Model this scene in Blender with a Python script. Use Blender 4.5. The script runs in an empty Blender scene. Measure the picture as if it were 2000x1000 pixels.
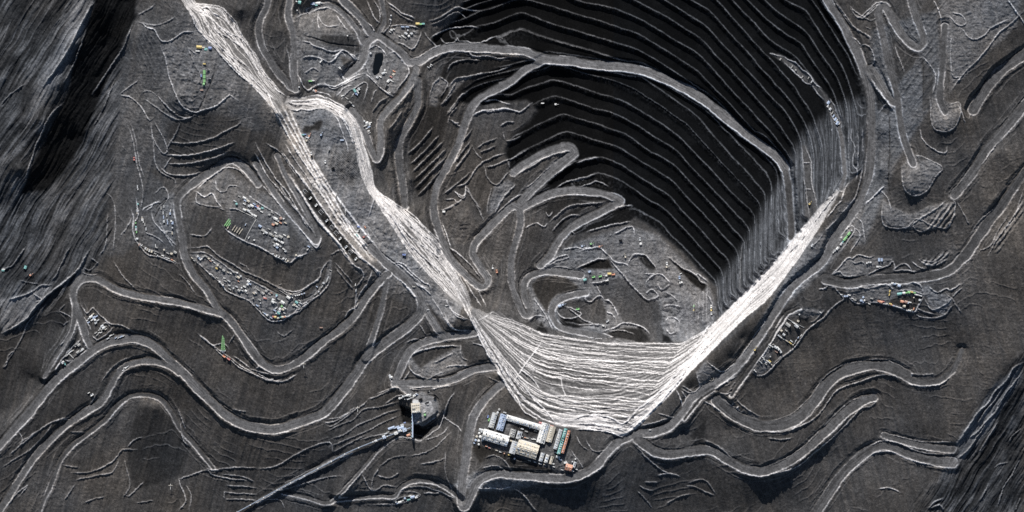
import bpy, bmesh, math, random
import numpy as np
from mathutils import Vector, Matrix

S = 2.0                       # metres per unit of the survey map the traces are drawn in
STEP = 1.25
scene = bpy.context.scene
col = scene.collection

# ------------------------------------------------------------------ survey traces
T = {'S': (0, 0, 1), 'A': (0, 0, 2), 'B': (500, 0, 2), 'C': (1000, 0, 2), 'D': (1500, 0, 2),
     'E': (0, 500, 2), 'F': (500, 500, 2), 'G': (1000, 500, 2), 'H': (1500, 500, 2),
     'p1': (1000, 0, 4), 'p2': (1250, 0, 4), 'p3': (1000, 250, 4), 'p4': (1250, 250, 4), 'p5': (1500, 0, 4),
     'p6': (1500, 250, 4), 'p7': (1250, 450, 4), 'p8': (750, 0, 4),
     'q1': (560, 0, 5), 'q3': (540, 180, 6.25), 'q4': (560, 340, 5.556), 'q5': (1020, 420, 3.847),
     'q6': (360, 620, 7.145), 'q7': (1330, 680, 7.145), 'q8': (680, 740, 3.847),
     'k1': (900, 790, 6.667), 'k2': (430, 360, 6.25), 'k3': (360, 480, 6.25), 'k4': (740, 740, 7.145),
     'k5': (100, 590, 7.145), 'k6': (1450, 600, 6.25), 'k7': (1600, 490, 6.667), 'k8': (230, 360, 6.25)}


def P(s):
    out = []; t = T['S']
    for w in s.split():
        if w in T:
            t = T[w]
        else:
            a, b = w.split(',')
            out.append((t[0] + float(a) / t[2], t[1] + float(b) / t[2]))
    return np.array(out)


def smooth(p, n=5):
    if len(p) < 3:
        return p
    q = np.vstack([2 * p[0] - p[1], p, 2 * p[-1] - p[-2]])
    out = []
    for i in range(1, len(q) - 2):
        for k in range(n):
            t = k / n
            a, b, c, d = q[i - 1], q[i], q[i + 1], q[i + 2]
            out.append(.5 * (2 * b + (c - a) * t + (2 * a - 5 * b + 4 * c - d) * t * t + (3 * b - a - 3 * c + d) * t ** 3))
    out.append(p[-1])
    return np.array(out)


def resample(p, step):
    seg = np.hypot(*(p[1:] - p[:-1]).T); s = np.r_[0, np.cumsum(seg)]
    n = max(2, int(round(s[-1] / step)) + 1)
    u = np.linspace(0, s[-1], n)
    return np.c_[np.interp(u, s, p[:, 0]), np.interp(u, s, p[:, 1])], u / s[-1]


# haul roads: trace, width, heights (fraction, z), edge brightness, tone
ROADS = [
 ('S 790,112 800,120 B 640,235 675,212 710,195 760,182 830,180 900,186 1000,193 C 60,200 110,222 160,230 240,238 330,252 420,258 500,270 560,290 640,325 720,365 790,415 860,475 930,530 1000,580 D 40,612 70,655', 18, [(0, -80), (.32, -104), (.5, -109), (.85, -98), (1, -94)], 1.0, .13),
 ('D 70,655 82,720 90,800 96,880 97,930', 13, [(0, -94), (1, -108)], .5, .07),
 ('C 130,228 60,265 0,312 B 930,350 870,385 840,420 815,480 790,560 750,640 715,700 697,750 695,830 712,900 735,960 F 750,0 800,58 850,105 880,122 900,112 905,90 880,50 855,10 B 845,985 860,945 930,870 1000,805 C 30,812', 15, [(0, -109), (.45, -150), (.75, -178), (1, -172)], .8, .12),
 ('C 30,815 80,790 150,757 230,742 310,747 380,762 425,785 400,800 330,837 260,872 215,905 180,945 150,1000 G 110,40', 15, [(0, -172), (.45, -181), (1, -197)], .8, .125),
 ('C 35,790 90,725 150,675 210,625 245,595 225,570 170,580 100,608 40,645 5,672', 17, [(0, -172), (.5, -166), (1, -160)], .6, .12),
 ('C 30,815 32,870 15,940 0,990 F 995,60 1005,130 1040,215 1060,235 G 72,215 50,160 48,115 70,80 125,63 200,66 270,78', 14, [(0, -172), (.55, -198), (1, -203)], .8, .11),
 ('G 290,145 240,155 195,170 162,200 160,240 190,280 250,297 330,312 400,335', 13, [(0, -205), (1, -203)], .9, .115),
 ('S 800,120 B 560,200 500,155 470,140 430,170 422,215 400,255 350,290', 15, [(0, -80), (.4, -74), (1, -66)], .7, .12),
 ('B 470,140 440,120 410,70 370,30 335,-5 320,-60', 16, [(0, -74), (1, -48)], .9, .115),
 ('B 420,170 395,120 365,80 330,45 290,20 250,22 205,40', 10, [(0, -72), (1, -50)], .7, .12),
 ('B 475,130 500,80 498,40 490,0 480,-60', 10, [(0, -74), (1, -60)], .6, .11),
 ('B 155,350 148,280 150,200 142,120 125,55 135,-10 140,-90', 14, [(0, -12), (1, 10)], .7, .11),
 ('B 140,345 100,300 60,245 25,185 10,120 25,65 45,25 60,-60', 13, [(0, -12), (1, 30)], .7, .09),
 ('S 812,132 B 605,320 560,380 512,430 485,470 485,540 482,600 468,622 452,590 425,520 405,470 375,430', 14, [(0, -80), (.6, -62), (1, -55)], .7, .11),
 ('B 630,315 630,400 602,470 568,530 556,580 560,650 570,720 580,805', 15, [(0, -82), (1, -125)], .7, .10),
 ('A 1010,720 960,660 905,625 850,655 780,700 725,742 692,785 697,850 712,930 722,1000 E 762,80 812,140 850,208 885,240 925,285 962,340 1000,395 F 35,428 80,446 135,432 190,397 260,338 340,278 390,228 440,150 495,88 515,72', 15, [(0, 22), (.2, 10), (.45, -10), (.72, -34), (1, -12)], .85, .10),
 ('B 0,640 50,720 100,790 150,850 215,925 238,945 240,905 200,830 150,745 115,680 85,610', 11, [(0, 26), (.5, 20), (1, 24)], .8, .10),
 ('E -60,790 0,735 60,668 130,588 200,500 280,430 360,370 430,335 510,322 580,340 640,388 700,448 770,520 840,590 900,638 960,664 1000,672 F 60,680 120,668 200,640 270,608 330,540 390,460 430,400 520,330 590,278 640,228 648,180 620,125 560,70 500,20 450,-30', 18, [(0, -84), (.24, -55), (.5, -68), (.7, -58), (.9, -20), (1, -8)], .85, .10),
 ('E 860,225 780,203 700,183 610,168 530,155 450,130 400,100 360,88 312,95 283,140 292,190 312,250 330,310 348,355', 14, [(0, -11), (.55, -40), (1, -56)], .9, .10),
 ('E 292,200 282,280 252,340 212,400 170,470', 9, [(0, -46), (1, -58)], .6, .08),
 ('E -40,1050 0,985 60,892 120,800 190,722 270,652 330,610 390,572 430,505 470,445 530,417 600,413 655,430 695,458', 13, [(0, -115), (.6, -84), (1, -62)], .8, .085),
 ('E 120,1060 150,990 190,900 232,800 282,740 350,690 410,640 450,592 500,555 560,546 620,562 660,610 700,680 760,750 830,835', 8, [(0, -124), (.5, -92), (1, -112)], .7, .06),
 ('F 510,100 490,200 460,300 430,395', 11, [(0, -13), (1, -38)], .8, .10),
 ('F 640,160 665,210 695,260 730,305 780,312', 15, [(0, -18), (1, -30)], .8, .115),
 ('F 540,500 590,390 640,345 720,322 800,310 860,300', 14, [(0, -42), (1, -30)], .7, .115),
 ('F 560,500 640,497 710,495 780,478 840,450 900,437 965,430', 16, [(0, -42), (1, -32)], .7, .11),
 ('F 985,485 925,530 872,590 842,650 828,720 818,800 808,870 802,960 815,985 835,950 860,895 900,865 950,852 G 0,858 100,865 200,870 270,855 330,818 370,770 420,725 480,700 560,688 620,665 670,610 700,560 740,535 800,495 860,450 910,398 950,340 1000,270 H 50,190 100,120 170,60 225,10 D 270,920 320,850 362,780 390,700 402,620 405,540 405,440 398,360 380,290 355,220 318,150 280,80 242,20 220,-30 200,-100', 17, [(0, -32), (.12, -34), (.3, -24), (.5, -34), (.75, -24), (.9, 14), (1, 30)], .8, .115),
 ('G 490,715 550,762 620,777 700,766 770,760 830,790 900,830 960,845 1000,842 H 60,820 150,762 230,692 300,622 370,572 420,556', 18, [(0, -24), (.4, -72), (1, -108)], .8, .085),
 ('G 800,565 880,630 960,662 H 0,665 70,657 150,612 220,522 290,458 380,432 470,435 545,465', 22, [(0, -42), (.5, -84), (1, -86)], .8, .075),
 ('H 545,480 600,497 660,494 705,470 738,430 762,370', 12, [(0, -87), (1, -84)], .7, .07),
 ('H 170,1060 200,1000 265,900 330,822 400,765 470,745 560,780 650,805 730,812', 20, [(0, -140), (.5, -126), (1, -128)], .8, .075),
 ('H 460,705 560,735 650,752 730,760', 14, [(0, -122), (1, -124)], .6, .075),
 ('D 545,-60 555,0 580,80 602,150 590,188 562,180 530,150 500,105 470,50 445,25 430,60 447,150 470,250 497,350 505,395 490,402 458,365 425,310 400,268', 16, [(0, 64), (.3, 54), (.55, 44), (.85, 32), (1, 16)], .75, .09),
 ('D 505,400 515,480 535,560 565,640', 15, [(0, 32), (1, 22)], .7, .09),
 ('D 687,105 678,250 668,380 690,440', 13, [(0, 56), (1, 40)], .7, .085),
 ('D 1060,350 1000,415 930,500 850,590 790,690 730,762', 18, [(0, 10), (1, -2)], .6, .075),
 ('D 1060,620 1000,680 930,780 860,872 800,960 H 765,8 700,62 600,84 500,90 400,96 300,108 225,90', 20, [(0, -5), (.5, -34), (1, -28)], .7, .06),
 ('D 1040,180 1000,215 920,270 865,330 800,430', 20, [(0, 30), (1, 18)], .5, .075),
 ('k6 -130,1080 0,900 130,720 300,480 420,280 540,100 620,50 700,10', 7, [(0, -37), (1, -30)], 1.0, .035),
 ('q7 460,590 300,690 180,830 50,1000', 7, [(0, -37), (1, -28)], .8, .035),
 ('D 545,-20 D 290,500 300,620 300,700 270,780 200,880 90,985', 9, [(0, -10), (1, -60)], .5, .11),
 ('F 0,965 100,905 200,850 300,795 370,770', 4, [(0, -120), (1, -75)], .8, .10),
 ('F 300,960 380,952 480,945 540,945 560,915 610,885 690,888 750,915 800,955', 6, [(0, -118), (1, -62)], .7, .07),
 ('F 100,930 200,952 280,972 330,930 420,830 480,760 560,705 640,718', 5, [(0, -118), (1, -55)], .6, .07),
 ('F 560,505 640,560 690,560 700,610 650,650', 12, [(0, -42), (1, -40)], .6, .12),
]
ROADS = [r for r in ROADS if not r[0].startswith('D 545,-20')]
ROADS.append(('D 275,480 290,550 298,640 300,690 285,738', 9, [(0, -25), (1, -22)], .5, .11))

# benches of the big north-east pit wall, lowest first
BENCH = [
 'S 1235,400 1255,412 1277,426 1295,437 1312,457 1330,475 1352,497 1370,517 1385,535 1400,550 1405,570 1406,615',
 'S 1107,355 1140,347 1167,337 1190,342 1212,352 1235,365 1250,378 1270,392 1290,402 1305,413 1320,430 1337,447 1355,467 1370,485 1380,494 1390,505 1405,522 1413,532 1415,545 1415,605',
 'S 1127,316 1150,310 1170,306 1190,311 1207,319 1220,325 1230,332 1250,346 1270,357 1290,370 1307,380 1320,395 1337,415 1357,435 1380,460 1400,485 1412,497 1425,508 1427,520 1427,595',
 'S 1000,310 1025,292 1050,282 1075,269 1107,256 1125,262 1140,265 1160,272 1192,282 1212,288 1230,300 1250,313 1275,327 1295,340 1315,352 1330,370 1355,397 1380,422 1405,450 1425,472 1442,491 1445,505 1443,582',
 'S 1000,270 1037,250 1065,237 1102,222 1125,230 1150,237 1170,242 1190,250 1225,262 1250,281 1270,295 1295,307 1322,325 1342,347 1365,372 1390,397 1412,422 1435,450 1455,470 1457,482 1454,570',
 'S 1040,205 1067,192 1082,186 1100,190 1125,199 1150,207 1165,214 1185,215 1197,221 1220,230 1237,240 1250,246 1265,257 1285,270 1305,282 1325,295 1337,310 1357,332 1380,355 1400,377 1425,402 1445,425 1462,442 1466,455 1464,560',
 'S 1000,185 1025,172 1050,165 1082,155 1100,160 1125,167 1155,177 1180,185 1200,190 1225,200 1250,215 1275,230 1300,245 1307,251 1327,265 1345,285 1362,302 1385,325 1410,352 1430,375 1450,395 1470,412 1476,422 1477,440 1475,550',
 'S 1082,122 1100,126 1122,135 1150,144 1175,150 1200,157 1225,167 1250,181 1265,192 1285,202 1305,217 1325,232 1340,240 1350,251 1367,270 1390,295 1412,320 1425,332 1442,352 1460,367 1472,385 1485,397 1487,412 1486,540',
 'S 1252,147 1270,160 1295,177 1320,195 1342,210 1357,222 1372,237 1385,254 1405,277 1425,300 1450,325 1462,335 1475,355 1490,370 1497,385 1497,400 1496,525',
 'S 1370,207 1400,232 1412,250 1420,252 1435,270 1452,292 1465,305 1480,322 1495,337 1502,350 1508,360 1509,380 1506,440 1505,480 1505,515',
 'S 1462,272 1475,282 1500,308 1510,322 1520,337 1519,375 1519,425 1517,505',
 'S 955,75 975,69 1000,60 1022,55 1037,62 1062,71 1100,82 1125,90 1150,96 1175,105 1200,114 1228,121',
 'S 932,50 962,45 1000,30 1017,24 1035,29 1060,39 1087,49 1107,54 1135,62 1160,70 1185,77 1212,85 1237,92 1250,99 1270,110 1290,122 1310,135 1325,145 1340,155 1355,165 1368,174',
 'S 937,20 962,15 995,1 1015,-4 1037,0 1075,11 1105,20 1135,29 1160,36 1187,45 1212,54 1232,59 1250,67 1275,82 1300,97 1325,112 1342,125 1362,136 1375,150 1390,167 1410,187 1430,207 1445,225 1465,247 1474,258',
 'S 1090,-25 1125,0 1180,11 1205,17 1225,26 1250,36 1275,51 1300,66 1325,82 1350,95 1370,110 1387,127 1400,142 1420,165 1445,192 1470,217 1485,235 1500,250 1510,262 1522,280 1537,300 1547,318 1549,380 1553,490',
 'S 1190,-25 1250,5 1275,19 1300,30 1325,47 1350,62 1370,75 1385,92 1405,115 1425,132 1445,155 1465,177 1482,197 1500,217 1515,235 1527,250 1540,270 1554,290 1556,310 1556,350 1558,460',
 'S 1240,-38 1300,0 1325,16 1350,32 1375,47 1390,62 1412,87 1430,105 1450,127 1470,147 1490,170 1500,182 1517,200 1535,217 1547,237 1555,250 1564,275 1566,300 1566,350 1567,450',
 'S 1290,-38 1350,0 1370,11 1390,24 1410,47 1430,70 1450,90 1470,112 1487,135 1500,146 1515,165 1535,185 1550,205 1565,227 1578,252 1585,275 1590,300 1591,320 1590,350 1589,425',
 'S 1350,-50 1400,0 1420,22 1440,45 1460,66 1470,80 1482,92 1495,107 1505,114 1517,130 1535,150 1550,167 1560,185 1575,207 1587,227 1595,252 1605,282 1608,320 1607,400',
 'S 1385,-50 1430,0 1450,22 1470,40 1487,60 1500,75 1525,92 1550,107 1565,122 1577,138 1600,170 1612,190 1620,213 1624,240 1625,300 1624,385',
 'S 1412,-50 1460,0 1480,20 1500,41 1520,55 1540,70 1567,87 1575,102 1590,125 1605,145 1620,167 1630,187 1637,212 1643,232 1644,300 1641,370',
 'S 1440,-50 1480,-10 1500,7 1520,25 1545,42 1572,60 1585,77 1600,102 1615,122 1632,147 1642,170 1650,195 1655,217 1657,300 1654,360',
 'S 1490,-50 1532,0 1555,11 1575,22 1585,40 1600,62 1615,85 1630,107 1647,135 1657,162 1667,195 1673,225 1675,250 1672,320',
 'S 1555,-50 1585,0 1600,20 1610,37 1625,60 1640,85 1655,107 1662,125 1670,147 1680,172 1688,200',
]
BD = 8.0
ZB = np.array([-172, -164, -156, -148, -140, -132, -124, -116, -112, -108, -104, -100, -91, -82, -73, -64, -55, -46, -37, -28, -19, -10, -1, 8.])   # level of each bench

RIM = {   # edges of the pale south and west slopes: trace, heights
 'south_top': ('S 920,598 950,612 965,607 1000,625 1040,645 1080,655 1130,662 1170,665 1210,662 1250,670 1290,675 1320,675 1360,662 1390,640', [(0, -130), (.25, -196), (1, -203)]),
 'south_bottom': ('S 920,606 935,650 960,700 985,745 1000,770 1020,795 1050,820 1090,832 1140,838 1190,845 1215,855', [(0, -30), (1, -22)]),
 'se_inner': ('S 1390,640 1425,605 1465,565 1500,527 1535,490 1567,448 1603,403 1635,370', [(0, -203), (.2, -180), (.5, -120), (1, -8)]),
 'se_outer': ('S 1640,374 1625,402 1602,442 1577,477 1562,502 1500,585 1450,625 1400,675 1350,725 1300,780 1250,830 1215,855', [(0, -4), (.3, -26), (1, -22)]),
 'nw_inner': ('S 372,-80 380,0 400,8 435,15 455,40 480,75 500,105 520,148 555,184', [(0, 50), (1, -8)]),
 'nw_outer': ('S 330,-80 357,0 380,35 395,70 420,95 450,125 500,175 535,207 546,222', [(0, 110), (.5, 82), (1, 42)]),
 'w_upper': ('S 561,188 588,190 617,185 636,190 655,199 673,209 684,223 697,239 705,260 710,282 719,308 727,340 735,370 770,395 800,420 830,445 860,480 875,500 895,535 915,575 920,598', [(0, -14), (.3, -50), (.62, -62), (.8, -112), (1, -135)]),
 'w_lower': ('S 554,202 577,217 588,212 604,215 620,212 639,214 652,222 676,233 682,246 690,270 696,292 700,321 705,340 718,371 738,401 764,441 790,481 819,516 844,543 868,568 893,591 916,608', [(0, 2), (.5, -12), (1, -28)]),
}


def rim(k):
    return smooth(P(RIM[k][0]), 4)


POLY = {
 'south': np.vstack([rim('south_top'), rim('se_inner'), rim('se_outer'), rim('south_bottom')[::-1]]),
 'nw': np.vstack([rim('nw_inner'), rim('nw_outer')[::-1]]),
 'w': np.vstack([rim('w_upper'), rim('w_lower')[::-1]]),
}
PIT = P('S 930,-112 1590,-112 1640,40 1672,120 1694,205 1688,330 1640,374 1603,405 1567,450 1535,492 1500,529 1465,567 1425,607 1404,622 1403,560 1370,530 1335,490 1300,462 1270,440 1238,420 1222,398 1160,385 1085,372 1060,352 1085,330 1128,306 1100,282 1050,300 1000,332 985,300 1000,262 1030,240 1050,215 1030,195 985,200 935,205 900,200 905,175 930,155 1000,115 1045,112 1000,100 900,94 845,98 840,70 880,45 900,20')

# spot heights (x, y, z)
SPOT = [(-150, -100, 60), (0, 0, 40), (80, 60, 55), (150, 0, 80), (190, 0, 86), (150, 85, 74), (115, 165, 58), (80, 235, 40), (40, 330, 18), (225, 20, 58), (250, 5, 36), (205, 90, 26), (190, 150, 8), (180, 190, -4), (140, 270, -20), (90, 350, -30),
 (264, 40, 34), (246, 110, 22), (215, 165, 8), (200, -60, 92), (262, -60, 44), (160, 260, -6), (290, 60, 70), (320, 100, 72), (330, 30, 90), (300, 180, 36), (270, 260, 14), (250, 350, -8), (230, 440, -22), (215, 500, -32), (150, 400, -26), (100, 470, -38), (0, 200, 10), (0, 400, -30), (0, 520, -46), (0, 640, -60),
 (60, 600, -50), (110, 560, -44), (160, 520, -40), (60, 660, -76), (120, 640, -70), (60, 740, -92), (0, 800, -95), (140, 680, -66),
 (350, 130, 76), (400, 90, 78), (400, 200, 74), (345, 195, 74), (440, 180, 70), (460, 200, 66), (400, 250, 52), (440, 260, 50), (400, 300, 34), (340, 300, 22), (300, 300, 18), (330, 340, 12), (450, 300, 34), (480, 230, 56), (500, 300, 40), (520, 240, 50), (560, 300, 30), (580, 340, 26),
 (270, 450, -6), (300, 480, -4), (330, 430, 6), (440, 350, 26), (420, 400, 26), (480, 390, 30), (450, 440, 30), (500, 460, 30), (540, 500, 29), (570, 470, 29), (560, 420, 30), (520, 400, 30),
 (430, 480, 14), (500, 520, 10), (560, 530, 12), (400, 500, 6), (450, 540, 4), (500, 580, 2), (550, 610, 0), (600, 570, 2), (635, 520, 6), (480, 620, -14), (540, 650, -18), (620, 600, -10), (690, 560, -6), (650, 480, 16), (690, 540, 2),
 (480, 700, -36), (430, 690, -40), (400, 640, -34), (300, 620, -40), (250, 640, -48), (350, 760, -76), (300, 800, -86), (240, 850, -104), (150, 900, -110), (400, 850, -96), (500, 870, -78), (300, 900, -120), (300, 980, -132), (450, 960, -126), (420, 920, -114), (600, 870, -70), (650, 930, -92), (740, 860, -64), (740, 930, -86), (780, 980, -96), (700, 990, -116), (850, 930, -60), (860, 860, -48), (960, 980, -66), (900, 1000, -76), (900, 750, -36), (860, 800, -40), (700, 780, -54), (740, 780, -50), (650, 840, -64),
 (600, 380, 30), (632, 425, 28), (665, 470, 24), (700, 515, 14), (590, 385, 32), (612, 380, 21), (640, 425, 19), (680, 475, 13), (650, 375, -8), (690, 440, -14), (625, 300, -4), (660, 280, -8), (690, 350, -12), (720, 420, -15), (760, 470, -18), (800, 520, -20), (850, 570, -26), (880, 600, -28), (600, 230, 0), (640, 230, -2), (560, 230, 10), (570, 260, 6),
 (590, 100, 0), (600, 60, -10), (640, 60, -34), (660, 100, -50), (620, 150, -22), (680, 140, -46), (700, 170, -54), (690, 60, -50), (750, 130, -70), (740, 170, -64), (720, 250, -60), (730, 330, -62), (760, 40, -70), (790, 60, -78), (840, 30, -66), (780, 0, -58), (860, 0, -50), (880, 60, -92), (760, 250, -66), (810, 200, -96), (770, 330, -88), (800, 350, -112), (840, 280, -122), (820, 420, -126), (860, 170, -102), (890, 210, -118), (900, 120, -98),
 (910, 260, -136), (930, 330, -146), (960, 280, -148), (900, 430, -152), (950, 390, -160), (980, 230, -138), (880, 330, -138), (930, 450, -165), (970, 470, -176), (1000, 580, -192), (960, 560, -180), (1050, 440, -176), (1080, 420, -184), (1050, 400, -176),
 (1060, 480, -190), (1110, 500, -196), (1150, 470, -190), (1230, 445, -188), (1230, 470, -190), (1280, 470, -189), (1340, 530, -191), (1280, 530, -194), (1330, 590, -197), (1370, 600, -197), (1320, 650, -202), (1380, 630, -200), (1200, 550, -200), (1220, 590, -213), (1260, 620, -214), (1280, 660, -210), (1150, 590, -212), (1120, 620, -208), (1070, 570, -209), (1180, 640, -206), (1230, 640, -212), (1200, 510, -196),
 (970, 800, -30), (930, 855, -20), (1000, 830, -18), (1040, 860, -18), (1080, 850, -18), (1110, 900, -20), (1060, 900, -18), (980, 880, -20), (1150, 880, -24), (1100, 960, -48), (1200, 900, -34), (1250, 920, -48), (1000, 960, -50), (1000, 1000, -70), (1150, 1000, -72), (1300, 980, -86), (1330, 840, -50), (1420, 840, -66), (1400, 950, -82), (1500, 980, -120),
 (1450, 660, -26), (1430, 700, -32), (1390, 740, -34), (1350, 760, -34), (1520, 640, -33), (1540, 640, -34), (1500, 700, -36), (1570, 590, -32), (1590, 600, -36), (1560, 680, -58), (1600, 640, -56), (1500, 760, -62), (1540, 790, -76), (1620, 700, -76), (1700, 640, -64), (1780, 640, -66), (1860, 640, -62), (1700, 690, -80), (1800, 700, -80), (1850, 780, -96), (1650, 790, -96), (1700, 860, -116), (1780, 840, -112), (1600, 890, -114), (1700, 960, -132), (1800, 960, -138), (1850, 850, -112), (1900, 700, -82), (1900, 600, -52),
 (1640, 480, -24), (1620, 510, -27), (1660, 450, -20), (1670, 520, -28), (1720, 510, -27), (1740, 540, -33), (1700, 580, -37), (1780, 575, -39), (1760, 590, -39), (1830, 560, -34), (1850, 590, -38),
 (1720, 330, 16), (1740, 250, 26), (1710, 250, 22), (1720, 420, -4), (1760, 300, 26), (1790, 345, 20), (1780, 370, 19), (1800, 320, 21), (1760, 350, 21), (1780, 400, -4), (1790, 435, -10), (1740, 420, -6), (1840, 430, -10), (1790, 490, -26), (1880, 420, -10), (1845, 225, 40), (1850, 250, 38), (1870, 220, 38), (1840, 290, 20), (1880, 300, 18), (1950, 300, 14), (1920, 180, 34), (1880, 100, 56), (1920, 60, 56), (1850, 60, 60), (1900, 0, 64), (1980, 20, 60), (1960, 130, 40), (1820, 180, 50), (1800, 230, 40), (1740, 120, 44), (1770, 90, 52), (1690, 40, 30), (1720, 20, 40), (1700, 100, 26), (1950, 400, -4), (2000, 500, -16), (1960, 460, -16), (1940, 560, -40), (2000, 620, -50), (1990, 700, -62),
 (1880, 860, -112), (1920, 800, -98), (1960, 750, -84), (2000, 705, -70), (1900, 900, -140), (1960, 850, -128), (2000, 800, -112), (1900, 980, -160), (2000, 960, -170), (2150, 1110, -190), (2150, 600, -60), (2150, 0, 60), (2150, 300, 20), (-150, 1110, -150), (-150, 700, -80), (-150, 400, -40), (600, 1110, -150), (1000, 1110, -110), (1500, 1110, -160), (780, -100, -30), (650, -100, -20), (500, -100, 30), (420, -100, 70), (900, -100, 0), (1000, -100, 10), (200, -100, 90), (1800, -100, 70), (545, 60, 18), (520, 30, 26), (470, 20, 44), (500, 60, 30), (530, 120, 8),
 # crusher pad, its deep cut and the conveyor foot
 (812, 795, -40), (850, 790, -40), (825, 820, -42), (785, 800, -62), (795, 830, -64), (820, 848, -66), (850, 830, -64), (868, 810, -56), (770, 845, -66)]
T.update({'m1': (340, 0, 4.346), 'm2': (700, 350, 3.333), 'm3': (900, 590, 3.846), 'm4': (1150, 590, 3.571),
          'm5': (0, 480, 4.167), 'm6': (1800, 650, 2.857), 'm7': (840, 180, 4.167), 'm8': (540, 480, 4.545)})

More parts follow.
